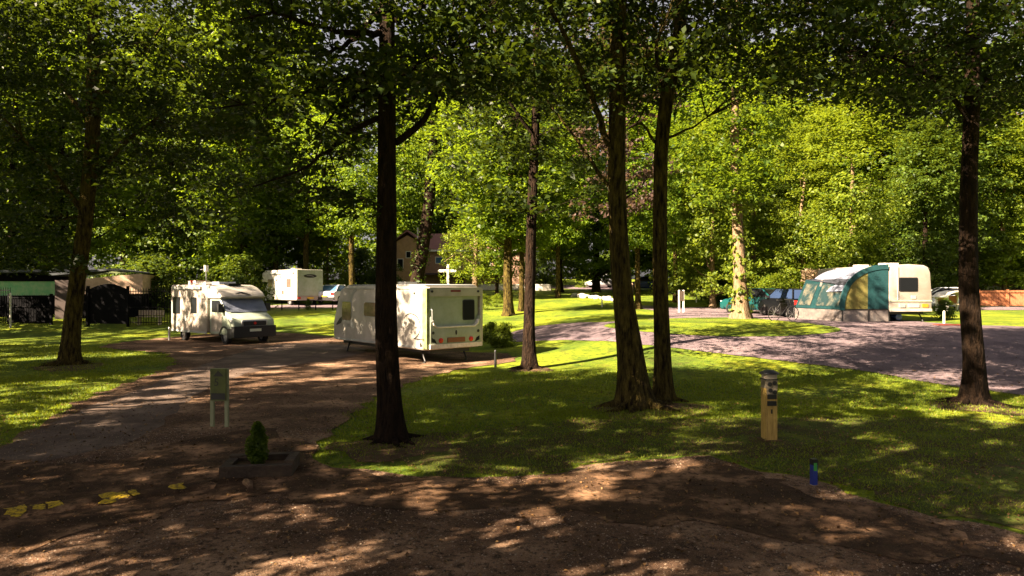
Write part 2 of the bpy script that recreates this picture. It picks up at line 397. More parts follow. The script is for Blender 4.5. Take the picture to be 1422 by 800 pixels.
def trunk_bm(path, rad, limbs=(), seg=12, flare=1.5):
    """path densified with slight wobble, root flare, limbs as tapered tubes"""
    P = [Vector(p) for p in path]; pts, rs = [], []
    for i in range(len(P)-1):
        for k in range(5):
            t = k/5; p = P[i].lerp(P[i+1], t)
            pts.append(p); rs.append(rad[i]*(1-t)+rad[i+1]*t)
    pts.append(P[-1]); rs.append(rad[-1])
    # smooth
    for _ in range(2):
        pts = [pts[0]]+[(pts[i-1]+pts[i]*2+pts[i+1])/4 for i in range(1, len(pts)-1)]+[pts[-1]]
    z0 = pts[0].z
    b = bmesh.new(); rings = []
    ph = random.random()*6
    extra = [pts[0]+(pts[1]-pts[0])*f for f in (0.12, 0.28, 0.5, 0.75)]
    er = [rs[0]]*4
    pts = [pts[0]-Vector((0, 0, 0.25)), pts[0]]+extra+pts[1:]; rs = [rs[0], rs[0]]+er+rs[1:]
    for i, p in enumerate(pts):
        h = max(0, p.z-z0); fl = 1+(flare-1)*math.exp(-h/(0.9*rs[0]+0.12))
        ring = []
        for k in range(seg):
            a = 2*math.pi*k/seg
            lob = 1+(fl-1)*0.75*(0.5+0.5*math.sin(4*a+ph))+0.05*math.sin(3*a+p.z*1.3+ph)+0.03*math.sin(7*a-p.z*2)
            rr = rs[i]*(1+(fl-1)*0.45)*lob
            ring.append(b.verts.new((p.x+rr*math.cos(a), p.y+rr*math.sin(a), p.z)))
        rings.append(ring)
    for r0, r1 in zip(rings, rings[1:]):
        for k in range(seg): b.faces.new((r0[k], r0[(k+1) % seg], r1[(k+1) % seg], r1[k]))
    b.faces.new(rings[-1])
    for lp, lr in limbs:
        q = [Vector(p) for p in lp]; dense, dr = [], []
        for i in range(len(q)-1):
            for k in range(3):
                t = k/3; dense.append(q[i].lerp(q[i+1], t)); dr.append(lr[0]+(lr[1]-lr[0])*((i+t)/(len(q)-1)))
        dense.append(q[-1]); dr.append(lr[1])
        for j in range(1, len(dense)-1):
            dense[j] = dense[j]+Vector((random.uniform(-1, 1), random.uniform(-1, 1), random.uniform(-1, 1)))*dr[j]*0.7
        tube(dense, dr, 7, b)
    return b

def tree_data(key, H, R, hb, rt, shape, ncl, per, crad, flat, lsize, lm, bark, hole=0.3, seed=1, jitter=0.55, nlimb=14, top=0.9):
    """trunk and crown meshes for one kind of tree, base at the origin"""
    random.seed(seed)
    cl = crown_clusters(ncl, R, hb, H, shape, hole, seed)
    wob = [(random.uniform(-.25, .25), random.uniform(-.25, .25)) for _ in range(4)]
    path = [(0, 0, 0), (wob[0][0]*.5, wob[0][1]*.5, H*.25), (wob[1][0], wob[1][1], H*.5), (wob[2][0], wob[2][1], H*.72), (wob[3][0], wob[3][1], H*top)]
    rad = [rt, rt*.8, rt*.6, rt*.4, rt*.1]
    limbs = []
    for i in random.sample(range(len(cl)), min(nlimb, len(cl))):
        c = Vector(cl[i]); h = math.hypot(c.x, c.y)
        zb = max(hb*0.8, c.z-h*0.7)
        limbs.append(([(wob[1][0]*zb/H, wob[1][1]*zb/H, zb), (c.x*.5, c.y*.5, zb+(c.z-zb)*.35), tuple(c)], (rt*.33, rt*.05)))
    tb = trunk_bm(path, rad, limbs, 10)
    tm = bpy.data.meshes.new(key+"_trunk"); tb.to_mesh(tm); tb.free(); tm.materials.append(bark); set_mesh_smooth(tm, 60)
    ctr = np.array([0, 0, (hb+H)/2]); out = cl-ctr; out /= np.linalg.norm(out, axis=1, keepdims=True)+1e-6
    P, N, sz = clusters_to_leaves(cl, per, crad, flat, lsize, out, jitter)
    cm = leaves_mesh(key+"_crown", P, N, sz, lm)
    return tm, cm

def put_tree(name, data, loc, label, group=None, s=1.0, sz=None, rz=None, cat="tree", sxy=None):
    t = bpy.data.objects.new(name, None); COL.objects.link(t)
    t.location = loc; k = sxy if sxy else s
    t.scale = (k, k, sz if sz else s); t.rotation_euler = (0, 0, rz if rz is not None else random.random()*6.28)
    tag(t, label, cat, group)
    a = bpy.data.objects.new("trunk", data[0]); COL.objects.link(a); a.parent = t
    c = bpy.data.objects.new("crown", data[1]); COL.objects.link(c); c.parent = t
    return t
def gp(px, d):
    x = (px-711)/F*d; return Vector((x, d, gz(x, d)))

# ------------------------------------------------------------------ the ground
def axis_coords(segs):
    out = [segs[0][0]]
    for a, b, st in segs:
        n = max(1, int(round((b-a)/st)))
        out += list(a+(b-a)*(np.arange(1, n+1)/n))
    return np.array(out)
xs = axis_coords([(-600, -120, 60), (-120, -45, 5), (-45, 45, 0.5), (45, 120, 5), (120, 600, 60)])
ys = axis_coords([(-150, -20, 15), (-20, 0, 2), (0, 58, 0.5), (58, 110, 2), (110, 900, 60)])
X, Y = np.meshgrid(xs, ys); Z = terr(X, Y)
V = np.stack([X.ravel(), Y.ravel(), Z.ravel()], 1)
nx, ny = len(xs), len(ys)
I = (np.arange(ny-1)[:, None]*nx+np.arange(nx-1)[None, :]).ravel()
me = fastmesh("lawn", V, np.stack([I, I+1, I+nx+1, I+nx], 1))
tag(link("ground", me, M_GRASS), kind="structure")

def chaikin(P, it=2):
    for _ in range(it):
        Q = []
        for i in range(len(P)):
            a, b = P[i], P[(i+1) % len(P)]
            Q += [(a[0]*.75+b[0]*.25, a[1]*.75+b[1]*.25), (a[0]*.25+b[0]*.75, a[1]*.25+b[1]*.75)]
        P = Q
    return P
def inside(P, x, y):
    res = np.zeros(x.shape, bool); n = len(P)
    for i in range(n):
        x0, y0 = P[i]; x1, y1 = P[(i+1) % n]
        if y0 == y1: continue
        c = ((y0 > y) != (y1 > y)) & (x < (x1-x0)*(y-y0)/(y1-y0)+x0)
        res ^= c
    return res
def sheet(name, poly, off, step, m, rag=0.0, world=False):
    P = [tuple(p) for p in poly] if world else [(at(*p).x, at(*p).y) for p in poly]
    P = chaikin(P, 2)
    if rag:
        Q = []
        for i in range(len(P)):
            a, b = P[i], P[(i+1) % len(P)]; L = math.hypot(b[0]-a[0], b[1]-a[1]); k = max(1, min(60, int(L/0.3)))
            for j in range(k):
                t = j/k; x = a[0]+(b[0]-a[0])*t; y = a[1]+(b[1]-a[1])*t
                Q.append((x+rag*(math.sin(x*3.1+y*5.3)+.6*math.sin(x*9.7-y*7.1)), y+rag*(math.sin(x*4.3-y*3.7)+.6*math.sin(x*8.1+y*10.3))))
        P = Q
    A = np.array(P); x0, y0 = A.min(0)-step; x1, y1 = A.max(0)+step
    gx = np.arange(x0, x1+step, step); gy = np.arange(y0, y1+step, step)
    XX, YY = np.meshgrid(gx, gy); cx = XX[:-1, :-1]+step/2; cy = YY[:-1, :-1]+step/2
    ins = inside(P, cx, cy)
    pad = np.pad(ins, 1); cnt = pad[:-1, :-1].astype(int)+pad[1:, :-1]+pad[:-1, 1:]+pad[1:, 1:]
    edge = (cnt > 0) & (cnt < 4)
    ei = np.argwhere(edge); B = np.roll(A, -1, 0); D = B-A; LL = (D**2).sum(1)+1e-9
    for j, i in ei:
        p = np.array([XX[j, i], YY[j, i]]); t = np.clip(((p-A)*D).sum(1)/LL, 0, 1); q = A+D*t[:, None]
        k = ((q-p)**2).sum(1).argmin()
        if ((q[k]-p)**2).sum() < (step*1.2)**2: XX[j, i], YY[j, i] = q[k]
    ZZ = terr(XX, YY)+off
    V = np.stack([XX.ravel(), YY.ravel(), ZZ.ravel()], 1); w_ = XX.shape[1]
    jj, ii = np.nonzero(ins); I = jj*w_+ii
    Fq = np.stack([I, I+1, I+w_+1, I+w_], 1)
    used, inv = np.unique(Fq.ravel(), return_inverse=True)
    me = fastmesh(name, V[used], inv.reshape(Fq.shape))
    o = link(name, me, m); tag(o, kind="structure"); return o, P

# foreground gravel and the drive running up to the left
DRIVE = [(-900, 1500), (-700, 800), (-120, 660), (0, 622), (55, 592), (110, 556), (180, 532), (248, 506), (236, 492), (180, 487), (128, 482), (180, 474), (240, 468), (300, 462),
         (382, 461), (450, 466), (560, 480), (640, 490), (700, 489), (722, 500), (690, 506), (640, 512), (580, 528), (520, 552), (478, 586), (440, 622), (425, 642),
         (520, 655), (620, 668), (700, 664), (800, 652), (900, 640), (970, 632), (1040, 648), (1130, 672), (1250, 706), (1422, 748), (1700, 810), (2300, 1000), (2300, 1500)]
gravel, P_DRIVE = sheet("gravel_drive", DRIVE, 0.018, 0.2, M_GRAVEL, rag=0.11)
TAR = [(-60, 648), (40, 606), (120, 566), (200, 540), (262, 514), (330, 490), (400, 476), (470, 478), (520, 487), (470, 500), (400, 508), (330, 522), (270, 548), (236, 580), (190, 616), (70, 640), (-60, 670)]
M_MOSSY = groundmat("thin mossy turf", [(0.3, (0.03, 0.02, 0.01)), (0.45, (0.06, 0.05, 0.014)), (0.55, (0.06, 0.085, 0.01)), (0.72, (0.15, 0.17, 0.012))], 1.1,
                    fine=[((0.075, 0.048, 0.025), 3.1, 0.52, 0.66), ((0.03, 0.035, 0.008), 24, 0.5, 0.7), ((0.2, 0.2, 0.03), 55, 0.6, 0.75)], bump=0.9, bscale=40)
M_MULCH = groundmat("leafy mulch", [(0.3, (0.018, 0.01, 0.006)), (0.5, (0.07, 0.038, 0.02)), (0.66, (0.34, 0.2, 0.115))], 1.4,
                    fine=[((0.03, 0.018, 0.01), 9, 0.5, 0.66), ((0.28, 0.19, 0.11), 48, 0.6, 0.72)], bump=0.8, bscale=55)  # darkest stops carry some painted shade besides the mulch's own tone
sheet("worn_lawn", [(560, 612), (660, 596), (850, 578), (1000, 584), (1200, 574), (1422, 590), (1700, 600), (1700, 800), (1422, 742), (1250, 700), (1130, 666), (1040, 644), (970, 628), (900, 636), (800, 648), (700, 660), (620, 664), (540, 650)], 0.01, 0.2, M_MOSSY, rag=.16)
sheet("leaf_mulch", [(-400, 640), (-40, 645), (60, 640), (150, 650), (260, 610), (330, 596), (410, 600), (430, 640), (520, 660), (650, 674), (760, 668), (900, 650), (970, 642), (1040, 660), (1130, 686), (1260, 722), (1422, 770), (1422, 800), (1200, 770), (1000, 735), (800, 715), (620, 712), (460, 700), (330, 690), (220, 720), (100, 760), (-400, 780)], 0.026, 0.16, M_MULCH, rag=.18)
tar, _ = sheet("tarmac_drive", TAR, 0.022, 0.2, M_TARMAC, rag=0.06)
ROAD = [(688, 468), (740, 453), (800, 448), (850, 448), (900, 445), (935, 436), (900, 430), (860, 426), (900, 424), (960, 428), (1020, 424), (1060, 432), (1120, 438), (1240, 444), (1310, 451), (1422, 454), (1700, 460), (2100, 520), (1600, 566),
        (1422, 551), (1300, 534), (1200, 514), (1060, 498), (950, 486), (860, 476), (760, 473), (700, 476)]
road, P_ROAD = sheet("road", ROAD, 0.018, 0.25, M_ROAD, rag=0.05)
ISL = [(828, 454), (870, 447), (920, 443), (1020, 441), (1090, 447), (1140, 452), (1178, 459), (1130, 466), (1040, 469), (960, 467), (880, 462)]
isl, P_ISL = sheet("lawn", ISL, 0.032, 0.25, M_GRASS, rag=0.04)
sheet("path", [(362, 424), (470, 423), (640, 421), (640, 426), (470, 428), (362, 429)], 0.02, 0.3, M_ROAD)
sheet("path", [(1352, 427), (1422, 426), (1500, 426), (1500, 430), (1422, 431), (1352, 431)], 0.02, 0.3, M_ROAD)
sheet("forecourt", [(650, 398), (760, 397), (850, 395.5), (850, 398), (870, 404), (840, 403), (760, 400), (650, 401)], 0.02, 0.6, M_ROAD)

# ------------------------------------------------------------------ kinds of tree
K = {}
K['wood1'] = tree_data('wood1', 20, 5.2, 3.0, 0.28, 'oval', 560, 48, 0.95, 0.4, 0.27, LEAF, BARK, 0.45, 11)
K['wood2'] = tree_data('wood2', 22, 4.6, 2.2, 0.3, 'oval', 560, 48, 0.95, 0.4, 0.27, LEAF, BARK_MOSS, 0.5, 12)
K['wood3'] = tree_data('wood3', 17, 5.0, 1.4, 0.24, 'dome', 520, 48, 0.9, 0.4, 0.25, LEAF_Y, BARK_PALE, 0.4, 13)
K['yellow'] = tree_data('yellow', 15, 4.2, 0.8, 0.22, 'column', 560, 50, 0.8, 0.5, 0.2, LEAF_Y, BARK_PALE, 0.5, 14)
K['dark'] = tree_data('dark', 19, 5.4, 1.2, 0.3, 'oval', 560, 50, 0.95, 0.4, 0.27, LEAF_D, BARK, 0.35, 15)
K['copper'] = tree_data('copper', 16, 4.0, 5.5, 0.22, 'oval', 110, 40, 0.8, 0.4, 0.22, LEAF_P, BARK, 0.5, 16)
K['high'] = tree_data('high', 20, 4.8, 6.0, 0.28, 'oval', 460, 48, 0.95, 0.38, 0.25, LEAF, BARK_MOSS, 0.5, 17)
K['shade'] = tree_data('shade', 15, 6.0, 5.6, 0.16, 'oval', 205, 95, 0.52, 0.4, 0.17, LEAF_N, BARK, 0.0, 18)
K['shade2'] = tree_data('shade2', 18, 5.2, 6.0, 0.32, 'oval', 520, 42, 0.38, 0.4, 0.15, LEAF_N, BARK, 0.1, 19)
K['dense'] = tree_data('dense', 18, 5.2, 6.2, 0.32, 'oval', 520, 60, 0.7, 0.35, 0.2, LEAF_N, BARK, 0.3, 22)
K['ball'] = tree_data('ball', 1.05, .62, 0.1, 0.02, 'dome', 130, 40, 0.17, 0.7, 0.07, LEAF_Y, BARK, 0.1, 23, nlimb=5)
K['shrub'] = tree_data('shrub', 2.6, 1.9, 0.15, 0.05, 'dome', 90, 42, 0.5, 0.6, 0.15, LEAF_D, BARK, 0.1, 20, nlimb=6)
K['shrubg'] = tree_data('shrubg', 2.4, 1.8, 0.15, 0.05, 'dome', 80, 42, 0.45, 0.6, 0.14, LEAF_Y, BARK, 0.15, 21, nlimb=6)

# ------------------------------------------------------------------ the six near trees
def ppt(px, py, d, dy=0.0):
    dd = d+dy
    return Vector(((px-711)/F*dd, dd, CAMH-(py-400)/F*dd))
def near_tree(name, label, base, path, widths, limbs, bark, crown, ivy=None):
    b = at(*base); d = b.y
    t = thing(name, label, "tree", b)
    loc = lambda v: (v.x-b.x, v.y-b.y, v.z-b.z)
    pts = [(0, 0, 0)]+[loc(ppt(px, py, d, dy)) for px, py, dy in path]
    rad = [w_/2/F*d*.77 for w_ in widths]
    L = []
    for lp, r0, r1 in limbs:
        q = [loc(ppt(px, py, d, dy)) for px, py, dy in lp]; L.append((q, (r0, r1)))
    tb = trunk_bm(pts, rad, L, 20, 1.42)
    nr = 7; a0 = random.random()*6
    for k in range(nr):
        a = a0+k*6.283/nr+random.uniform(-.3, .3); r0 = rad[0]; ln = random.uniform(1.5, 2.9)*r0
        dx, dy = math.cos(a), math.sin(a); a2 = a+random.uniform(-.5, .5)
        q = [(dx*r0*.55, dy*r0*.55, r0*.75), (dx*r0*1.15, dy*r0*1.15, r0*.22), (dx*(r0+ln*.5), dy*(r0+ln*.5), r0*.02), (dx*r0+math.cos(a2)*ln, dy*r0+math.sin(a2)*ln, -.05)]
        tube(q, [r0*.34, r0*.3, r0*.2, r0*.08], 8, tb)
    obj("trunk", tb, bark, t)
    cl, lp_, crad, size, m = crown
    CC = []
    for c in cl:
        if c[0] == 'cloud':
            _, n, R, h0, h1, ox, oy, hole, seed = c
            q = crown_clusters(n, R, h0, h1, 'oval', hole, seed); q[:, 0] += ox; q[:, 1] += oy; CC.append(q)
        elif c[0] == 'px':       # leaf sprays on the low limbs
            _, n, x0, x1, y0, y1, d0, d1 = c
            q = [loc(ppt(random.uniform(x0, x1), random.uniform(y0, y1), d, random.uniform(d0, d1))) for _ in range(n)]
            CC.append(np.array(q))
    CC = np.concatenate(CC)
    anchors = [Vector(p) for p in pts[2:]]+[q_[j].lerp(q_[j+1], f) for q_, _ in L for q_ in [[Vector(v) for v in q_]] for j in range(len(q_)-1) for f in (0, .5)]
    tw = None
    for c in CC:
        if c[2] > 9 or random.random() > .4: continue
        c = Vector(c); a_ = min(anchors, key=lambda v: (v-c).length)
        m_ = a_.lerp(c, .5)+Vector((random.uniform(-.1, .1), random.uniform(-.1, .1), random.uniform(0, .15)))
        tw = tube([a_, m_, c], [.013, .008, .003], 5, tw)
    if tw: obj("twigs", tw, bark, t)
    P, N, sz = clusters_to_leaves(CC, lp_, crad, 0.35, size, None, 0.55)
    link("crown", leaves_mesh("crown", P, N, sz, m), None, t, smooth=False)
    return t

near_tree("maple_tree", "tall dark maple with bare trunk standing in front of the nearest caravan", (543, 612),
    [(540, 540, 0), (536, 420, 0), (537, 200, 0), (538, 0, 0.1), (540, -300, 0.2), (545, -700, 0.3)], [46, 42, 38, 32, 27, 20, 8],
    [([(527, 45, 0), (494, 45, -.3), (465, 43, -.6), (427, 31, -.8), (380, 17, -1), (320, 30, -1.3)], .06, .012),
     ([(527, 20, 0), (503, 43, .3), (475, 66, .6), (451, 74, .8), (380, 74, 1.2), (310, 70, 1.5)], .06, .012),
     ([(527, 102, 0), (475, 107, -.2), (437, 126, -.4), (380, 138, -.6), (290, 152, -1)], .055, .01),
     ([(527, 105, 0), (494, 133, .4), (465, 157, .9), (430, 200, 1.2)], .045, .01),
     ([(528, 163, 0), (484, 185, -.4), (456, 209, -.8), (418, 237, -1.1), (350, 260, -1.4)], .05, .01),
     ([(548, 112, 0), (570, 97, -.3), (594, 83, -.6), (650, 60, -1)], .045, .01),
     ([(550, 198, 0), (589, 166, .3), (627, 100, .7), (660, 47, 1), (700, 20, 1.3)], .065, .012),
     ([(548, 28, 0), (584, 9, .3), (640, -30, .8)], .05, .012),
     ([(540, -150, 0), (440, -260, -1), (380, -380, -2)], .08, .02), ([(540, -200, 0), (660, -330, 1), (720, -460, 2)], .08, .02)],
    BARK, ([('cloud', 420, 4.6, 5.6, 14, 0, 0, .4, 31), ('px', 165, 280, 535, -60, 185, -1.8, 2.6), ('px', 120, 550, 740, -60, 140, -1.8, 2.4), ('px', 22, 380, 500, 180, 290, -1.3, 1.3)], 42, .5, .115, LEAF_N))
near_tree("maple_tree", "slim dark tree trunk standing alone on the lawn right of the caravan's rear", (735, 512),
    [(735, 450, 0), (738, 300, 0), (744, 180, 0), (745, 50, 0), (742, -150, 0), (745, -350, 0)], [25, 20, 18, 15, 12, 9, 3],
    [([(744, 150, 0), (775, 90, .5), (800, 30, 1)], .07, .02), ([(743, 190, 0), (700, 130, -.6), (660, 80, -1.2)], .06, .02), ([(744, 100, 0), (700, 60, .8), (670, 20, 1.5)], .06, .02)],
    BARK, ([('cloud', 110, 2.8, 6.5, 15, 0, 0, .5, 32), ('px', 120, 620, 850, -40, 300, -2.8, 2.8)], 40, .7, .15, LEAF_N))
near_tree("maple_tree", "stout tree leaning left with spreading roots, sharing its foot with a slimmer mossy trunk", (882, 566),
    [(876, 500, 0), (864, 400, 0), (855, 250, 0), (858, 120, 0), (860, 0, 0), (866, -250, .2), (870, -600, .4)], [58, 46, 36, 32, 30, 27, 20, 8],
    [([(846, 202, 0), (825, 142, -.3), (806, 100, -.6), (787, 57, -.8), (760, 5, -1), (740, -60, -1.2)], .075, .03),
     ([(845, 258, 0), (811, 209, .5), (773, 157, 1), (745, 120, 1.4)], .045, .012),
     ([(868, 95, 0), (890, 86, -.2), (908, 66, -.5), (925, 30, -.9)], .06, .02),
     ([(866, 150, 0), (885, 120, .6), (900, 60, 1.2)], .04, .015)],
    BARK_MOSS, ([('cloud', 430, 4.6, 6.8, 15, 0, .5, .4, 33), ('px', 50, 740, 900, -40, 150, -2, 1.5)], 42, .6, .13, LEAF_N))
near_tree("maple_tree", "slender mossy trunk curving right at the top, rooted beside a stouter leaning tree", (921, 556),
    [(920, 500, 0), (917, 370, 0), (916, 285, 0), (917, 214, 0), (925, 142, 0), (937, 85, 0), (947, 20, 0), (965, -250, 0), (975, -500, 0)], [34, 29, 26, 25, 25, 25, 24, 22, 15, 6],
    [([(922, 122, 0), (912, 85, .2), (911, 50, .3), (905, -20, .5)], .06, .03),
     ([(910, 198, 0), (892, 171, -.3), (873, 178, -.5)], .035, .015),
     ([(926, 192, 0), (963, 176, .5), (1000, 150, 1)], .035, .012),
     ([(940, 60, 0), (990, 10, -.8), (1040, -40, -1.4)], .06, .02)],
    BARK_MOSS, ([('cloud', 400, 4.6, 7.2, 15, .8, 0, .4, 34), ('px', 130, 950, 1220, -60, 105, -3, 2.5)], 42, .6, .13, LEAF_N))
near_tree("maple_tree", "dark upright tree at the edge of the road, in front of the orange board fence", (1352, 560),
    [(1352, 500, 0), (1345, 400, 0), (1345, 250, 0), (1350, 130, 0), (1352, 0, 0), (1355, -250, 0), (1350, -500, 0)], [40, 34, 31, 27, 24, 20, 14, 5],
    [([(1347, 170, 0), (1300, 110, -.5), (1240, 80, -1), (1180, 70, -1.5)], .06, .02), ([(1350, 140, 0), (1390, 80, .5), (1440, 40, 1)], .06, .02),
     ([(1350, 90, 0), (1290, 40, .8), (1230, 20, 1.4)], .05, .02), ([(1350, 60, 0), (1400, 10, -.8), (1460, -30, -1.4)], .05, .02)],
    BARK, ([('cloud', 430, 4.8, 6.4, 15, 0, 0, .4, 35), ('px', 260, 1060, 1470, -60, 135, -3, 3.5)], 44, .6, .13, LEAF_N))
near_tree("sycamore_tree", "big shaded tree on the left lawn before the black railings, low leafy boughs", (97, 506),
    [(100, 450, 0), (108, 380, 0), (120, 300, 0), (128, 200, 0), (130, 80, 0), (130, -100, 0), (130, -300, 0)], [34, 28, 26, 25, 24, 20, 15, 5],
    [([(120, 300, 0), (60, 220, -.6), (0, 160, -1.2)], .1, .03), ([(124, 250, 0), (180, 190, .6), (240, 150, 1.2)], .1, .03),
     ([(128, 180, 0), (70, 100, .8), (10, 50, 1.5)], .09, .03), ([(128, 150, 0), (190, 80, -.8), (230, 30, -1.6)], .09, .03)],
    BARK_MOSS, ([('cloud', 480, 5.6, 6, 18, 0, 0, .3, 36), ('px', 160, -60, 300, 0, 300, -4, 3), ('px', 110, -60, 340, -40, 70, -4, 5), ('px', 40, -20, 110, 280, 375, -3, 3), ('px', 60, 200, 380, 150, 330, -1, 4)], 42, .75, .16, LEAF_N))

# ------------------------------------------------------------------ trees of the middle distance
def pxtree(name, kind, px, py, label, **kw):
    return put_tree(name, K[kind], at(px, py), label, **kw)
put_tree("pine_tree", K['high'], gp(425, 62), "pale sunlit trunk rising behind the far motorhome's roof", s=1.0, rz=0.5)
put_tree("pine_tree", K['high'], gp(489, 58), "pale trunk leaning right beside the white car", s=0.95, rz=2.1)
put_tree("pine_tree", K['high'], gp(383, 64), "thin grey trunk left of the far motorhome", s=0.9, rz=3.3)
pxtree("oak_tree", 'high', 706, 438, "thick brown trunk with flared foot on the lawn behind the nearest caravan", s=0.85, sxy=1.15, rz=1.0)
pxtree("lime_tree", 'high', 724, 432, "slim yellowish trunk just right of the thick brown trunk", s=0.7, rz=4.0)
pxtree("lime_tree", 'wood1', 690, 416, "slim trunk left of the thick brown trunk, in a patch of low green plants", s=0.7, sxy=0.6, rz=2.0)
put_tree("lime_tree", K['high'], gp(775, 60), "brown trunk at the far lawn's edge with white stones on its right", s=0.8, rz=0.3)
put_tree("lime_tree", K['high'], gp(886, 46), "thin trunk seen between the leaning tree and the slender mossy trunk", s=0.72, rz=1.2)
put_tree("birch_tree", K['high'], gp(938, 56), "thin trunk behind the two-post notice board", s=0.75, rz=2.7)
put_tree("birch_tree", K['wood1'], gp(962, 62), "leafy tree just right of the two-post notice board", s=0.75, rz=0.9)
put_tree("copper_beech_tree", K['copper'], gp(863, 34), "purple leaved tree whose crown shows left of the leaning tree", s=0.95, rz=0.2)
put_tree("willow_tree", K['yellow'], gp(1185, 43), "bright yellow green feathery tree rising behind the awning", s=0.95, rz=0.2)
put_tree("willow_tree", K['yellow'], gp(1115, 48), "sunlit yellow green tree behind the dark parked car", s=0.85, rz=1.9)
put_tree("fir_tree", K['dark'], gp(1282, 52), "dark tree behind the caravan with the awning", s=0.75, rz=0.8)
put_tree("lime_tree", K['wood3'], gp(1395, 60), "yellow green tree behind the orange board fence", s=0.9, rz=0.8)
put_tree("lime_tree", K['wood3'], gp(1045, 52), "sunlit leafy tree rising behind the ivy clad trunk", s=0.95, rz=3.8)
put_tree("lime_tree", K['wood3'], gp(455, 70), "bright leafy tree between the two pale leaning trunks", s=0.6, rz=0.4)
put_tree("lime_tree", K['wood3'], gp(990, 47), "leafy green tree overhanging the far bend of the road", s=0.8, rz=0.4)

def ivy_mesh(path, rad, n, size, m):
    P = [Vector(p) for p in path]; C, N = [], []
    for _ in range(n):
        t = random.random()*(len(P)-1); i = int(t); p = P[i].lerp(P[i+1], t-i); a = random.random()*6.283; rr = rad*(0.8+0.9*random.random()**2)
        if math.sin(p.z*2.2+a*2)+math.sin(p.z*4.7-a) < -0.7: continue
        C.append((p.x+rr*math.cos(a), p.y+rr*math.sin(a), p.z)); N.append((math.cos(a), math.sin(a), 0.5))
    C = np.array(C); N = np.array(N)+rng.normal(size=C.shape)*0.35
    return leaves_mesh("ivy", C, N, size*(0.6+0.8*rng.random(len(C))), m, 0.85)
def ivy_tree(base, path, widths, label, lm, n, irad, size, cr, bark):
    b = at(*base); d = b.y; t = thing("ivy_clad_tree", label, "tree", b)
    loc = lambda v: (v.x-b.x, v.y-b.y, v.z-b.z)
    pts = [(0, 0, 0)]+[loc(ppt(px, py, d)) for px, py in path]
    rad = [w_/2/F*d for w_ in widths]
    obj("trunk", trunk_bm(pts, rad, [], 12, 1.5), bark, t)
    link("ivy", ivy_mesh(pts[:-1], irad, n, size, lm), None, t, smooth=False)
    q = crown_clusters(cr[0], cr[1], cr[2], cr[3], 'oval', .45, 41); q[:, 0] += pts[-2][0]
    P, N, sz = clusters_to_leaves(q, 44, .8, .4, .2, None)
    link("crown", leaves_mesh("crown", P, N, sz, LEAF), None, t, smooth=False)
ivy_tree((1029, 443), [(1028, 400), (1024, 300), (1020, 200), (1022, 60), (1022, -60)], [24, 18, 14, 12, 8, 3], "upright tree wrapped in ivy at the tip of the sunlit lawn island", LEAF_Y, 1300, .36, .17, (260, 3.6, 5.5, 15), BARK_PALE)
b585 = gp(577, 56)
ivy_tree((577, 416), [(580, 380), (590, 330), (598, 260), (604, 150), (605, 0)], [20, 18, 17, 15, 10, 3], "leaning dark trunk thick with ivy in front of the brick house", LEAF_D, 1700, .5, .22, (260, 4.2, 10, 20), BARK)
# pale trunk with a low drooping bright crown
def droop_tree():
    b = gp(660, 58); t = thing("weeping_lime_tree", "pale trunk under low drooping bright green leaves before the brick house", "tree", b)
    obj("trunk", trunk_bm([(0, 0, 0), (0, 0, 2), (.1, 0, 5), (0, 0, 9)], [.3, .25, .2, .06], [([(0, 0, 3), (-1.5, -.3, 4), (-2.6, -.5, 3.2)], (.09, .02)), ([(0, 0, 3.2), (1.6, -.3, 4.4), (3, -.5, 3.6)], (.09, .02))], 12), BARK_PALE, t)
    q = []
    for _ in range(230):
        a = random.random()*6.283; r = 2.75*random.random()**.5; top = 7-0.35*r*r*0.55
        q.append((r*math.cos(a), r*math.sin(a), max(1.7+.5*math.sin(3*a), top-random.random()**1.3*4.6)))
    P, N, sz = clusters_to_leaves(np.array(q), 40, .5, .9, .17, None, .6)
    link("crown", leaves_mesh("crown", P, N, sz, LEAF_Y), None, t, smooth=False)
droop_tree()

# ------------------------------------------------------------------ the wood behind
random.seed(99)
ORD = ['first', 'second', 'third', 'fourth', 'fifth', 'sixth', 'seventh', 'eighth', 'ninth']
def wood_row(pxs, d, kinds, label, group, s0=1.15, s1=1.35):
    for i, px in enumerate(pxs):
        dd = d+random.uniform(-3, 3)
        put_tree("woodland_tree", K[kinds[i % len(kinds)]], gp(px+random.uniform(-12, 12), dd), ORD[i]+" from the left of the "+label, group, s=random.uniform(s0, s1))
wood_row([20, 95], 50, ['dark', 'wood1'], "two tall shaded trees just behind the mint green lodge", "trees behind the black railings")
wood_row([-60, 60, 170, 245, 300, 345], 66, ['dark', 'wood2', 'dark', 'wood1'], "tall shaded trees in the wood behind the railings", "trees behind the black railings")
wood_row([350, 425], 76, ['wood1', 'wood2', 'wood1'], "two tall trees behind the far motorhome and white car", "trees behind the far motorhome")
wood_row([560, 640, 720, 790], 106, ['wood2', 'wood1', 'dark', 'wood2'], "four tall trees rising behind the brick house", "trees behind the brick house", 1.4, 1.7)
wood_row([770, 830, 900, 960, 1010], 70, ['wood1', 'dark', 'wood2', 'wood1', 'wood1'], "five tall trees beyond the far bend of the road", "trees beyond the bend of the road")
wood_row([1090, 1150, 1235, 1310, 1360, 1430, 1480], 62, ['wood3', 'wood3', 'wood1', 'dark', 'wood3', 'wood3', 'wood3'], "sunlit front row of trees behind the awning", "trees behind the awning and board fence", 1.05, 1.25)
wood_row([1040, 1120, 1200, 1290, 1380, 1470], 80, ['wood1', 'wood3', 'wood1', 'wood3', 'wood1', 'wood3'], "taller back row of trees behind the awning", "trees behind the awning and board fence", 1.25, 1.45)
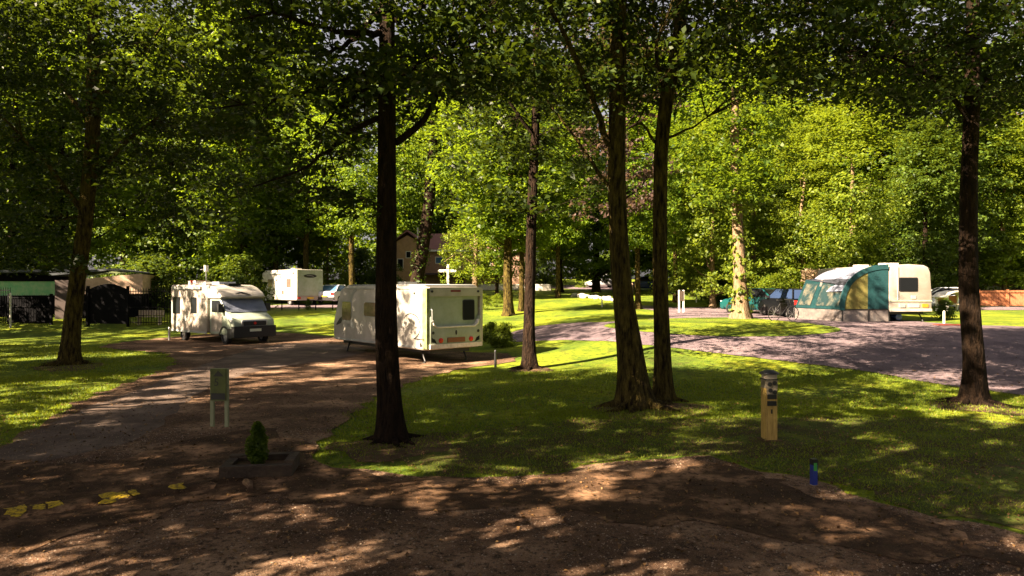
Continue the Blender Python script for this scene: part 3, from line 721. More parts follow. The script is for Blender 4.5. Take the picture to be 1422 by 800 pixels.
for px, d, k, s, lab in [(1098, 70, 'wood3', 1.55, "tallest yellow green crown rising behind the ivy clad trunk"), (205, 82, 'wood1', 1.6, "tall crown above the railings, left of the nearest motorhome"),
                 (300, 84, 'wood2', 1.6, "tall crown rising straight above the nearest motorhome"), (60, 80, 'wood1', 1.6, "tall crown rising above the mint green lodge"),
                 (585, 74, 'wood1', 1.6, "tall crown rising just right of the dark maple before the caravan")]:
    if px == 585: d = 112; s = 1.9
    put_tree("woodland_tree", K[k], gp(px, d), lab, "tallest crowns at the back of the wood", s=s)
# unseen trees added round the camera to throw dappled shade and block sky light
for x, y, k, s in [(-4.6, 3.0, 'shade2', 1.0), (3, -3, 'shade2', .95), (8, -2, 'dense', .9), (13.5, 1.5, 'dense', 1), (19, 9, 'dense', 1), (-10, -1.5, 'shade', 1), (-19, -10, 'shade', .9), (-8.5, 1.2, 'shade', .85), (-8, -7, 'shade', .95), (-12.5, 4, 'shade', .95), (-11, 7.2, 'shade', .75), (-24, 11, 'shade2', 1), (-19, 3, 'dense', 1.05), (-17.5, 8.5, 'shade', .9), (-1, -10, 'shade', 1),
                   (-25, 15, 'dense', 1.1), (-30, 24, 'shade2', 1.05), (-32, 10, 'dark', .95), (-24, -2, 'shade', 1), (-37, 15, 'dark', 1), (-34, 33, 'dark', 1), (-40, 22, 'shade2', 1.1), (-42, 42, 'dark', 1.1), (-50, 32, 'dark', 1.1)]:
    put_tree("woodland_tree", K[k], (x, y, gz(x, y)), "unseen tall tree outside the view, added for the shade it casts", "unseen trees added for shade", s=s)

# distant mass of woodland
q = []
for _ in range(2600):
    a = math.radians(random.uniform(-44, 44)); r = random.uniform(108, 128)
    x, y = r*math.sin(a), r*math.cos(a)
    hmax = 17+4*math.sin(a*13)+2.5*math.sin(a*31)
    q.append((x, y, 3+hmax*random.random()**.7))
P, N, sz = clusters_to_leaves(np.array(q), 34, 2.2, .6, .62, None, .8)
tag(link("distant_woodland", leaves_mesh("distant_woodland", P, N, sz, LEAF), None, smooth=False), "far off mass of green trees closing the view", "woodland", kind="stuff")

# shrubs
def shrub(px, py, kind, label, s=1.0, sz=None, d=None, group=None):
    put_tree("shrub", K[kind], gp(px, d) if d else at(px, py), label, group, s=s, sz=sz, cat="shrub")
shrub(697, 482, 'ball', "rounded low bush beside the nearest caravan's right rear corner", s=.95)
shrub(680, 474, 'ball', "small bright bush tucked against the nearest caravan's right rear corner", s=.85)
shrub(428, 431, 'shrub', "tiny dark dwarf bush before the rail in front of the far motorhome", s=.15, sz=.3)
for px, d, k, s, lab in [(20, 47, 'shrub', 1.5, "dark shrub behind the mint green lodge"), (215, 46, 'shrub', 1.4, "dark shrub behind the railings right of the peach shed"),
        (330, 47, 'shrub', 1.4, "dark shrub behind the nearest motorhome's roof"), (530, 76, 'shrub', 1.4, "dark shrub at the left corner of the brick house"),
        (560, 62, 'shrub', .5, "green shrub at the foot of the ivy thick trunk"), (757, 80, 'shrub', 1.6, "dark shrub at the right corner of the brick house"),
        (672, 47, 'shrubg', .45, "low green plants behind the nearest caravan's roof"), (690, 50, 'shrubg', .4, "low green plants round the slim trunk behind the nearest caravan"),
        (812, 78, 'shrubg', .9, "yellow green shrub above the row of white stones"), (850, 84, 'shrub', 1.7, "dark shrub beyond the row of white stones"),
        (935, 66, 'shrub', 1.8, "dark shrub behind the two-post notice board"), (985, 58, 'shrub', 1.5, "dark shrub at the far bend of the road"),
        (1005, 50, 'shrub', 1.0, "dark low shrub left of the ivy clad trunk"), (1075, 44, 'shrubg', .95, "yellow green shrub behind the dark parked car"),
        (1140, 52, 'shrub', 1.5, "dark shrub behind the front of the awning"), (1330, 60, 'shrub', 1.6, "dark shrub behind the picnic shelter"),
        (1312, 33, 'shrub', .38, "low green plants right of the caravan with the awning"), (1405, 66, 'shrub', 1.8, "dark shrub behind the orange board fence"),
        (500, 80, 'shrub', 1.7, "dark shrub behind the white car"), (365, 66, 'shrub', 1.6, "dark shrub at the left of the far motorhome")]:
    shrub(px, 0, k, lab, s=s, d=d)

# ------------------------------------------------------------------ nearest caravan
def near_caravan():
    t = thing("caravan", "nearest white touring caravan, its rear with one dark window, seen behind the tall dark maple", "caravan", (-4.05, 25.16, gz(-4, 25)+.0), math.radians(131.3))
    prof = [(-3.2, .5), (-3.22, 1.1), (-3.14, 2.46), (-3.0, 2.56), (2.1, 2.56), (2.6, 2.42), (2.95, 1.75), (3.2, 1.15), (3.2, .62), (3.05, .46), (-3.1, .44)]
    obj("body", prism(prof, -1.13, 1.13, 'y', .06, 3), WHITE, t)
    obj("roof", prism([(-3.06, 2.565), (-2.9, 2.6), (2.1, 2.6), (2.5, 2.5), (2.1, 2.565)], -1.04, 1.04, 'y', .01), TRIM, t)
    obj("roof_vent", box(-.6, -.1, -.25, .25, 2.58, 2.7, .03), PAINTW, t)
    # rear mouldings (rear is at local -x)
    r = -3.2
    for s in (-1, 1): obj("corner_moulding", box(r-.1, r+.14, s*1.145-.1 if s > 0 else -1.155, s*1.145+.01 if s > 0 else -1.045, .5, 2.47, .03), MOSSTRIM if s > 0 else WHITE, t)
    obj("rear_top_band", box(r-.1, r+.1, -1.04, 1.04, 2.2, 2.5, .03), WHITE, t)
    obj("rear_panel", box(r-.02, r+.05, -1.0, 1.0, 1.2, 2.25, .01), GREENWHITE, t)
    low = [(-1.04, .52), (1.04, .52), (1.04, 1.55), (.97, 1.55), (.93, 1.3), (.8, 1.2), (-.8, 1.2), (-.93, 1.3), (-.97, 1.55), (-1.04, 1.55)]
    obj("rear_lower_moulding", prism(low, r-.13, r+.02, 'x', .025), GREENWHITE, t)
    obj("rear_shelf", prism(ribbon([(.95, 1.42), (.9, 1.28), (.78, 1.19), (-.78, 1.19), (-.9, 1.28), (-.95, 1.42)], .05), r-.17, r, 'x', .01), PAINTW, t)
    obj("bumper", box(r-.17, r-.05, -1.06, 1.06, .5, .64, .03), PAINTW, t)
    window(t, 'x', -1, r-.02, -.82, -.38, 1.42, 2.05, GLASS, BLACK, .03, .06)
    obj("brake_lamp", box(r-.112, r-.08, -.2, .2, 2.34, 2.41, .01), mat("dull red lens", (.16, .015, .012), .4), t)
    for s in (-1, 1):
        obj("rear_lamp", prism(ell(s*.62, .76, .085, .085), r-.16, r-.1, 'x', .01), RED, t)
        obj("marker_lamp", prism(ell(s*.93, 1.02, .05, .05), r-.145, r-.1, 'x'), BLACK, t)
        obj("reflector", prism([(s*.78, .66), (s*.98, .72), (s*.98, .86), (s*.86, .8)], r-.142, r-.1, 'x'), GLASS, t)
        obj("top_marker", prism(ell(s*.95, 2.36, .05, .04), r-.115, r-.08, 'x'), BLACK, t)
        obj("grab_handle", tube([(r-.1, s*.99, 1.35), (r-.17, s*.99, 1.4), (r-.17, s*.99, 1.75), (r-.1, s*.99, 1.8)], .015, 8), TRIM, t)
    obj("badge", prism(ell(0, 1.0, .035, .08), r-.14, r-.1, 'x'), BLACK, t)
    pl = obj("number_plate", box(r-.15, r-.11, -.36, .36, .68, .84, .008), PLATE_O, t)
    # left side (+y): windows, decals, door lines
    y = 1.13
    window(t, 'y', 1, y, 1.75, 2.45, 1.25, 1.95, GLASSBR, TRIM, .03, .07)
    window(t, 'y', 1, y, -.2, .75, 1.45, 1.95, GLASSBR, TRIM, .03, .07)
    obj("skirt_rail", box(-3.1, 3.1, y-.01, y+.02, .5, .56), TRIM, t)
    obj("awning_rail", box(-3.0, 2.2, y-.01, y+.025, 2.44, 2.48), TRIM, t)
    obj("corner_trim", box(-3.12, -3.03, y-.005, y+.02, .58, 2.42), MOSSTRIM, t)
    for poly, m in ((ribbon(ell(-2.35, 1.2, .55, .42, 40, 250, 18), [.012]+[.034]*17+[.02]), BLACK), (ribbon([(-2.5, .8), (-2.9, .79), (-3.03, .8)], .03), BLACK),
                    (ribbon(ell(1.35, 1.65, .5, .75, -65, 95, 16), [.02]+[.13]*15+[.02]), TRIM), (ribbon([(2.95, 1.05), (2.65, 1.2), (2.35, 1.42)], [.05, .2, .05]), BLACK)):
        obj("side_decal", prism(poly, y, y+.006, 'y'), m, t)
    me = text_mesh("500-5", .16); o = link("side_lettering", me, TRIM, t); o.rotation_euler = (math.radians(90), 0, math.radians(180)); o.location = (1.9, y+.004, 1.05)
    obj("locker_door", prism(rrect(-1.9, -1.1, .62, 1.0, .04), y, y+.01, 'y'), WHITE, t)
    obj("side_marker", prism(ell(-2.55, 2.3, .04, .04), y, y+.02, 'y'), BLACK, t)
    obj("chassis", box(-3.0, 3.0, -.8, .8, .32, .43, .0), BLACK, t)
    for s in (-1, 1): wheel(t, -.35, s*.98, .33, .19, s)
    for sx, sy in ((-2.75, .85), (-2.75, -.85), (2.6, .85), (2.6, -.85)):
        obj("steady_leg", tube([(sx+.22 if sx < 0 else sx-.22, sy, .44), (sx-.02, sy, .05), (sx, sy, .0)], [.035, .03, .07], 8), BLACK, t)
    obj("tow_hitch", tube([(3.0, .5, .42), (3.9, 0, .42), (4.2, 0, .45)], .04, 8), STEEL, t)
    obj("jockey_wheel", tube([(3.85, .12, .9), (3.85, .12, .05)], .03, 8), STEEL, t)
near_caravan()

# ------------------------------------------------------------------ nearest motorhome
def near_motorhome():
    t = thing("motorhome", "cream low profile motorhome with silver windscreen cover, parked by the railings", "motorhome", (-13.75, 32.4, gz(-13.7, 32.4)), math.radians(-40.5))
    body = [(-2.95, .5), (-2.95, 2.5), (-2.85, 2.66), (.55, 2.66), (.8, 2.6), (.8, .5), (.2, .42), (-2.8, .42)]
    obj("body", prism(body, -1.12, 1.12, 'y', .06, 3), CREAM, t)
    over = [(.7, 2.68), (1.3, 2.55), (1.85, 2.3), (2.05, 2.1), (1.9, 2.02), (.7, 2.02)]
    obj("overcab", prism(over, -1.08, 1.08, 'y', .08, 3), WHITE, t)
    cab = [(.75, .4), (.75, 2.03), (1.75, 2.03), (2.3, 1.42), (2.85, 1.15), (2.98, .95), (2.98, .42)]
    obj("cab", prism(cab, -.98, .98, 'y', .07, 3), GREENWHITE, t)
    # quilted silver cover over windscreen and door glass
    sl = Vector((2.3-1.75, 0, 1.42-2.03)).normalized(); nrm = Vector((-sl.z, 0, sl.x))
    b = bmesh.new(); cols = [-.99, -.8, -.5, 0, .5, .8, .99]; rows = np.linspace(-.02, .86, 6)
    vs = [[b.verts.new((1.74+sl.x*r+nrm.x*(.05+.02*math.sin(c*7+r*5)), c, 2.04+sl.z*r+nrm.z*(.05+.02*math.sin(c*5-r*9)))) for c in cols] for r in rows]
    for i in range(5):
        for j in range(6): b.faces.new((vs[i][j], vs[i][j+1], vs[i+1][j+1], vs[i+1][j]))
    bmesh.ops.solidify(b, geom=b.faces[:], thickness=.03)
    obj("windscreen_cover", b, SILVER, t)
    for s in (-1, 1):
        f = obj("door_window_cover" if s > 0 else "door_window", prism([(1.0, 1.95), (1.72, 1.95), (2.2, 1.42), (1.0, 1.42)], s*.975, s*1.0, 'y', .005), SILVER if s > 0 else GLASS, t)
        obj("wing_mirror", box(2.0, 2.15, s*1.05-.02 if s > 0 else -1.25, 1.25 if s > 0 else s*1.05+.02, 1.45, 1.8, .04), BLACK, t)
        obj("headlamp", prism([(2.55, 1.22), (2.86, 1.1), (2.9, .95), (2.6, 1.02)], s*.8, s*.995, 'y', .01), HEADL, t)
        obj("cab_door", prism([(.95, .55), (.95, 1.36), (1.95, 1.36), (1.95, .8), (1.8, .55)], s*.975, s*.99, 'y'), CREAM, t)
        wheel(t, 2.15, s*.86, .34, .22, s)
        wheel(t, -1.75, s*.95, .34, .22, s)
        obj("wheel_arch", prism(ribbon(ell(2.15, .36, .42, .42, 0, 180, 12), .07), s*.9, s*1.0, 'y'), BLACK, t)
    obj("bumper", box(2.8, 3.06, -1.0, 1.0, .34, .82, .06), BLACK, t)
    obj("bumper_wrap", box(2.45, 2.85, -1.005, 1.005, .3, .72, .03), BLACK, t)
    obj("grille_surround", prism(rrect(-.62, .62, .78, 1.1, .08), 2.95, 3.0, 'x', .01), RIM, t)
    g = obj("grille", prism(rrect(-.54, .54, .84, 1.04, .05), 2.98, 3.02, 'x'), BLACK, t)
    obj("badge", prism(ell(0, .94, .07, .06), 3.0, 3.04, 'x'), RED, t)
    pl = obj("number_plate", box(3.06, 3.08, -.27, .27, .58, .7, .004), PLATE_W, t)
    obj("overcab_badge", prism(ribbon([(-.35, 2.24), (-.1, 2.3), (.1, 2.26), (.35, 2.2)], [.02, .06, .05, .02]), 1.94, 1.98, 'x'), BLACK, t)
    # right side (-y)
    y = -1.12
    window(t, 'y', -1, y, -2.7, -1.95, 1.3, 2.05, GLASS, BLACK, .03, .06)
    window(t, 'y', -1, y, -.75, -.2, 1.35, 2.05, GLASS, BLACK, .03, .06)
    window(t, 'y', 1, 1.12, -2.0, -1.0, 1.3, 2.0, GLASS, BLACK, .03, .06)
    obj("entrance_door", prism(rrect(-.95, .05, .55, 2.2, .06), y-.008, y+.01, 'y'), CREAM, t)
    obj("awning_cassette", box(-2.6, .3, y-.09, y, 2.45, 2.58, .02), TRIM, t)
    obj("service_hatch", prism(rrect(-2.5, -1.9, .62, .95, .04), y-.012, y+.01, 'y'), TRIM, t)
    obj("side_skirt", box(-2.9, .8, y-.012, y+.01, .42, .52), TRIM, t)
    obj("fridge_grille", prism(rrect(-1.6, -1.2, .95, 1.2, .02), y-.012, y+.01, 'y'), TRIM, t)
    obj("roof_vent", box(-.2, .5, -.4, .4, 2.66, 2.8, .04), SILVER, t)
    obj("roof_vent", box(-1.6, -1.15, -.25, .25, 2.66, 2.82, .04), PAINTW, t)
    obj("roof_rail", tube([(-1.8, -.7, 2.72), (.5, -.7, 2.74)], .02, 6), STEEL, t)
    obj("roof_light", box(.75, 1.2, -.3, .3, 2.62, 2.72, .03), GLASS, t)
    a = obj("aerial_mast", tube([(-1.0, -.3, 2.6), (-1.0, -.3, 3.35)], .03, 8), STEEL, t)
    obj("aerial", box(-1.12, -.88, -.36, -.24, 3.3, 3.6, .03), PAINTW, a)
    obj("aerial_arm", tube([(-1.6, -.3, 3.4), (-.9, -.3, 3.42)], .014, 6), STEEL, a)
    obj("storage_box", box(-2.7, -1.9, -.4, .3, 2.66, 2.86, .05), PAINTW, t)
    obj("red_strap", box(-2.4, -2.2, -.42, .32, 2.655, 2.88, .02), RED, t)
near_motorhome()

# ------------------------------------------------------------------ far motorhome
def far_motorhome():
    u = Vector((-.70, .71)); c = Vector((-16.4, 52.0))+u*3.0+Vector((.71, .70))*1.1
    t = thing("motorhome", "boxy pale motorhome seen from its plain greenish rear, beyond the rail on the far lawn", "motorhome", (c.x, c.y, gz(-15.5, 52)), math.atan2(u.y, u.x))
    obj("body", prism([(-3, .45), (-3, 2.82), (2.2, 2.82), (2.9, 2.6), (3.0, 1.9), (1.9, 1.85), (1.9, .45)], -1.12, 1.12, 'y', .05), WHITE, t)
    obj("cab", prism([(1.9, .45), (1.9, 1.9), (2.2, 1.85), (2.7, 1.3), (3.3, 1.05), (3.35, .45)], -.98, .98, 'y', .05), WHITE, t)
    obj("rear_panel", prism(rrect(-1.07, 1.07, .8, 2.78, .04), -3.03, -2.98, 'x'), GREENWHITE, t)
    obj("rear_band", prism(rrect(-1.1, 1.1, .5, .78, .03), -3.05, -2.98, 'x'), CREAM, t)
    obj("rear_emblem", prism(ell(0, 2.32, .55, .14), -3.045, -3.0, 'x'), BLACK, t)
    obj("emblem_bar", prism(ribbon([(-.3, 2.3), (0, 2.36), (.3, 2.34)], .03), -3.05, -3.0, 'x'), TRIM, t)
    for s in (-1, 1): obj("rear_lamp", prism(rrect(s*.92-.11, s*.92+.11, .56, .7, .03), -3.08, -3.02, 'x'), RED, t)
    obj("number_plate", box(-3.07, -3.03, -.28, .28, .56, .68), PLATE_Y, t)
    window(t, 'y', 1, 1.12, -2.1, -1.4, 1.45, 2.1, GLASSBR, TRIM)
    window(t, 'y', 1, 1.12, 1.0, 1.8, 1.45, 2.1, GLASSBR, TRIM)
    obj("entrance_door", prism(rrect(-.3, .5, .55, 2.3, .05), 1.12, 1.135, 'y'), PAINTW, t)
    obj("side_decal", prism(ribbon([(-1.5, 1.05), (-.5, 1.3), (.2, 1.65), (.3, 2.1)], .05), 1.137, 1.142, 'y'), TRIM, t)
    obj("service_hatch", prism(rrect(-.9, -.6, .9, 1.2, .02), 1.12, 1.135, 'y'), GLASSBR, t)
    obj("awning_cassette", box(-2.6, 1.6, 1.11, 1.2, 2.5, 2.62, .02), TRIM, t)
    obj("roof_vent", box(-1.1, -.5, -.3, .3, 2.82, 2.96, .03), PAINTW, t)
    for sx in (-1.7, 2.5):
        for s in (-1, 1): wheel(t, sx, s*.93, .34, .22)
far_motorhome()

# ------------------------------------------------------------------ cars
def car(label, loc, rz, paint, length=4.2, glass=GLASS, plate=PLATE_Y, estate=False, group=None):
    t = thing("parked_car", label, "car", loc, rz, group); L = length/2
    low = [(-L, .45), (-L-.02, .85), (-L+.08, .98), (L-1.15, .98), (L-.3, .82), (L, .66), (L, .35), (L-.1, .22), (-L+.1, .22)]
    obj("body", prism(low, -.86, .86, 'y', .07, 3), paint, t)
    rb = -L+.15 if estate else -L+.35
    rt = -L+.45 if estate else -L+.95
    top = [(rb, .96), (rt, 1.4), (rt+.25, 1.47), (L-1.9, 1.47), (L-1.1, .96)]
    b = bmesh.new()
    A = [b.verts.new((x, -.82+.18*(z-.96)/.5, z)) for x, z in top]; B = [b.verts.new((x, .82-.18*(z-.96)/.5, z)) for x, z in top]
    b.faces.new(A); b.faces.new(B[::-1])
    for i in range(5): b.faces.new((A[i], B[i], B[(i+1) % 5], A[(i+1) % 5]))
    bmesh.ops.recalc_face_normals(b, faces=b.faces[:]); bevel(b, .04, 2)
    obj("glasshouse", b, glass, t)
    obj("roof", prism([(rt+.02, 1.4), (rt+.25, 1.49), (L-1.95, 1.49), (L-1.82, 1.42)], -.64, .64, 'y', .02), paint, t)
    for s in (-1, 1):
        obj("pillar", tube([(L-1.12, s*.8, .98), (L-1.9, s*.64, 1.45)], .03, 6), paint, t)
        obj("pillar", tube([(rb+.02, s*.8, .98), (rt+.02, s*.66, 1.42)], .045, 6), paint, t)
        obj("rear_lamp", box(-L-.04, -L+.12, s*.68-.13, s*.68+.13, .68, .88, .02), RED, t)
        obj("headlamp", box(L-.2, L+.01, s*.62-.15, s*.62+.15, .58, .74, .03), HEADL, t)
        obj("wing_mirror", box(L-1.5, L-1.35, s*.86-.02 if s > 0 else -1.02, 1.02 if s > 0 else -.84, .98, 1.1, .03), BLACK, t)
        for x in (-L+.8, L-.8): wheel(t, x, s*.78, .31, .2)
    obj("rear_bumper", box(-L-.07, -L+.1, -.84, .84, .3, .52, .03), BLACK, t)
    obj("number_plate", box(-L-.085, -L-.06, -.26, .26, .54, .65), plate, t)
    return t
BLUEC = mat("blue car paint", (0.02, 0.04, 0.2), 0.25, metal=.3, spec=.6)
DARKC = mat("black car paint", (0.003, 0.0035, 0.005), 0.35, spec=.15)
TEALC = mat("teal car paint", (0.005, 0.05, 0.05), 0.25, spec=.6)
WHITEC = mat("white car paint", (0.6, 0.62, 0.66), 0.25, spec=.6)
p = gp(468, 55); car("small white car with blue rear window and red lamps beside the far motorhome", p, math.radians(75), WHITEC, 3.9, GLASSBL)
p = gp(1098, 36); car("black estate car with bluish rear window between the ivy clad trunk and the awning", p, math.radians(92), DARKC, 4.4, mat('dim blue glass', (.02, .035, .08), .25, spec=.2), estate=True)
p = gp(1050, 40); car("teal car half hidden behind the ivy clad trunk", p, math.radians(120), TEALC, 4.0)
p = gp(1306, 46); car("white car partly hidden behind the caravan with the awning", p, math.radians(160), WHITEC, 4.0)
p = gp(895, 72); car("dark blue car far off, seen between the leaning tree and the slender mossy trunk", p, math.radians(170), BLUEC, 4.2)
p = gp(838, 78); car("pale car far off under the trees, left of the leaning tree", p, math.radians(200), WHITEC, 4.0)
p = gp(1385, 66); car("grey car beyond the orange board fence", p, math.radians(185), mat("grey car paint", (.3, .3, .32), .3, metal=.3), 4.3)

# bicycle on its stand before the black car
def bicycle():
    p = at(1088, 446); t = thing("bicycle", "bicycle standing before the black estate car", "bicycle", p, math.radians(20))
    for x in (-.52, .52):
        w_ = obj("wheel", tube([(x+.33*math.cos(a), 0, .34+.33*math.sin(a)) for a in np.linspace(0, 6.283, 25)], .018, 6), RUBBER, t)
        bs = bmesh.new()
        for k in range(10):
            a = math.pi*k/10*2; tube([(x, 0, .34), (x+.31*math.cos(a), 0, .34+.31*math.sin(a))], .006, 4, bs)
        obj("spokes", bs, STEEL, w_)
    b = tube([(-.52, 0, .34), (-.12, 0, .3), (.35, 0, .78), (-.2, 0, .8), (-.12, 0, .3)], .018, 6)
    tube([(-.52, 0, .34), (-.2, 0, .78)], .014, 6, b); tube([(.52, 0, .34), (.33, 0, .95)], .016, 6, b); tube([(-.12, 0, .3), (-.22, 0, .95)], .016, 6, b)
    obj("frame", b, BLACK, t)
    obj("saddle", box(-.36, -.1, -.06, .06, .93, .98, .02), BLACK, t)
    obj("handlebar", tube([(.3, -.28, .98), (.34, 0, .96), (.3, .28, .98)], .015, 6), BLACK, t)
bicycle()

# ------------------------------------------------------------------ caravan with awning
CR = Vector((17.0, 30.8)); CA = math.radians(8)
def place_right(name, label, cat, lx=0, ly=0):
    ca, sa = math.cos(CA), math.sin(CA)
    x = CR.x+lx*ca-ly*sa; y = CR.y+lx*sa+ly*ca
    return thing(name, label, cat, (x, y, gz(18, 31)), CA)
def right_caravan():
    # local x across (0..2.15), local y away
    t = place_right("caravan", "cream touring caravan with rounded roof, a teal awning fixed to its left side", "caravan")
    sec = [(0, .5)]+[(0, 1.2), (.02, 2.3), (.08, 2.48), (.25, 2.56), (1.0, 2.62), (1.75, 2.58), (1.98, 2.48), (2.08, 2.25), (2.16, 1.2), (2.16, .5), (2.08, .46), (.08, .46)]
    obj("body", prism(sec, 0, 5.6, 'y', .05, 3), CREAM, t)
    window(t, 'y', -1, 0, .55, 1.4, 1.42, 1.98, GLASS, BLACK, .04, .06)
    obj("waist_trim", box(.03, 2.13, -.03, .01, .93, .98, .01), GREENWHITE, t)
    for u0, u1 in ((.5, .8), (.95, 1.5), (1.65, 1.95)): obj("lamp_cluster", prism(rrect(u0, u1, .66, .82, .03), -.03, .01, 'y'), TRIM if u0 < 1.6 else AMBER, t)
    obj("vent_grille", prism(rrect(1.1, 1.35, 1.05, 1.2, .02), -.02, .01, 'y'), TRIM, t)
    obj("corner_trim", box(.42, .46, -.03, .01, 1.0, 2.5), TRIM, t)
    obj("handle", box(.6, .68, -.05, 0, .5, .6, .01), AMBER, t)
    obj("bumper", box(.05, 2.11, -.06, .0, .48, .6, .02), WHITE, t)
    obj("roof_vent", box(.8, 1.4, 1.2, 1.8, 2.6, 2.72, .03), PAINTW, t)
    obj("roof_vent", box(.8, 1.3, 3.2, 3.7, 2.6, 2.7, .03), PAINTW, t)
    obj("chassis", box(.2, 1.96, .3, 5.3, .34, .45), BLACK, t)
    for s in (.22, 1.96): wheel2(t, s, 2.8)
    for x in (.3, 1.85): obj("steady_leg", tube([(x, .5, .45), (x, .2, .04), (x, .2, 0)], [.03, .03, .07], 8), BLACK, t)
    obj("water_carrier", prism(ell(.9, .2, .17, .17), .5, .9, 'y', .02), GLASSBL, t)
def wheel2(t, x, y):
    n = 20
    b = prism(ell(y, .32, .32, .32, n=24), x-.09, x+.09, 'x', .02); o = obj("wheel", b, RUBBER, t)
    obj("rim", prism(ell(y, .32, .19, .19, n=16), x-.1, x+.1, 'x', .01), RIM, o)
right_caravan()
def awning():
    t = place_right("awning", "teal and grey porch awning with a yellow panel, joined to the cream caravan", "awning", -.03)
    W, Lg, H = 2.25, 3.1, 2.5
    # end profile: quarter ellipse rising to the caravan at x=0
    arc = [(-W*math.cos(a)**.9, .55+(H-.55)*math.sin(a)**.85) for a in np.linspace(0, math.pi/2, 13)]
    def panel(name, poly, m, y0=0, y1=.03, par=t): return obj(name, prism(poly, y0, y1, 'y'), m, par)
    # near end: skirt, yellow panel, teal panel, teal edging
    panel("skirt", [(-W, .04), (0, .04), (0, .56), (-W, .56)], PALEC, .0, .03)
    i0 = [p_ for p_ in arc if p_[0] < -1.0]
    panel("side_panel", [(-1.0, .57)]+[(-W+.1, .57)]+[(x+.05, z-.02) for x, z in i0[1:]]+[(-1.0, i0[-1][1]+.15)], YELC, .0, .03)
    i1 = [p_ for p_ in arc if p_[0] >= -1.0]
    panel("side_panel", [(0, .57), (-1.0, .57), (-1.0, i0[-1][1]+.12)]+i1, TEAL, -.004, .03)
    obj("edge_piping", prism(ribbon(arc, .22), -.03, .05, 'y'), TEAL, t)
    obj("base_piping", box(-W, 0, -.02, .02, .55, .6), BLACK, t)
    # roof and front skin
    b = bmesh.new(); top = arc[3:]
    r0 = [b.verts.new((x, .05, z)) for x, z in top]; ym = Lg/2
    r1 = [b.verts.new((x-.05*(x < -.1), ym, z-.05)) for x, z in top]; r2 = [b.verts.new((x, Lg, z)) for x, z in top]
    for A, B in ((r0, r1), (r1, r2)):
        for i in range(len(A)-1): b.faces.new((A[i], A[i+1], B[i+1], B[i]))
    bmesh.ops.recalc_face_normals(b, faces=b.faces[:]); bmesh.ops.solidify(b, geom=b.faces[:], thickness=.02)
    obj("roof", b, GREYC, t)
    # front wall (x=-W), running away from the camera, swung out a little
    xa, xb = -W, -W-.45
    def wall(name, y0, y1, z0, z1, m, proud=0.0, slope=.42):
        b = bmesh.new()
        def pt(y, z): return (xa+(xb-xa)*y/Lg-proud+slope*max(0, z-.55), y, z)
        vs = [b.verts.new(pt(y0, z0)), b.verts.new(pt(y1, z0)), b.verts.new(pt(y1, z1)), b.verts.new(pt(y0, z1))]
        b.faces.new(vs); bmesh.ops.solidify(b, geom=b.faces[:], thickness=.02); return obj(name, b, m, t)
    wall("front_panel", .0, Lg, .58, 1.95, TEAL, 0)
    wall("front_skirt", .0, Lg, .04, .56, PALEC, .0)
    wall("front_window", .3, 1.75, .72, 1.75, CLEARW, .03)
    wall("front_window", 2.1, Lg-.2, .72, 1.75, CLEARW, .03)
    wall("front_post", 1.85, 2.0, .0, 1.95, PALEC, .04)
    # hood between front wall and roof
    b = bmesh.new(); z1 = 1.95; sx = .42*1.4
    a0 = b.verts.new((xa+sx, 0, z1)); a1 = b.verts.new((xb+sx, Lg, z1)); c0 = b.verts.new((arc[4][0], 0.03, arc[4][1]+.02)); c1 = b.verts.new((arc[6][0], Lg, arc[6][1]))
    b.faces.new((a0, a1, c1, c0)); bmesh.ops.solidify(b, geom=b.faces[:], thickness=.02); obj("hood", b, GREYC, t)
    # far end
    panel("far_panel", [(xb+.05, .05), (0, .05)]+[(0, H-.1)]+[(x, z-.05) for x, z in arc[::-1][1:9]]+[(xb+.6, 1.9)], TEAL, Lg-.02, Lg)
    for x, y in ((-W, 0), (-1.0, -.03), (0, -.04)): obj("pole", tube([(x, y, 0), (x, y, .6 if x else .5)], .025, 8), BLACK, t)
    obj("pole", tube([(xb, Lg, 0), (xb, Lg, .7)], .025, 8), BLACK, t)
awning()

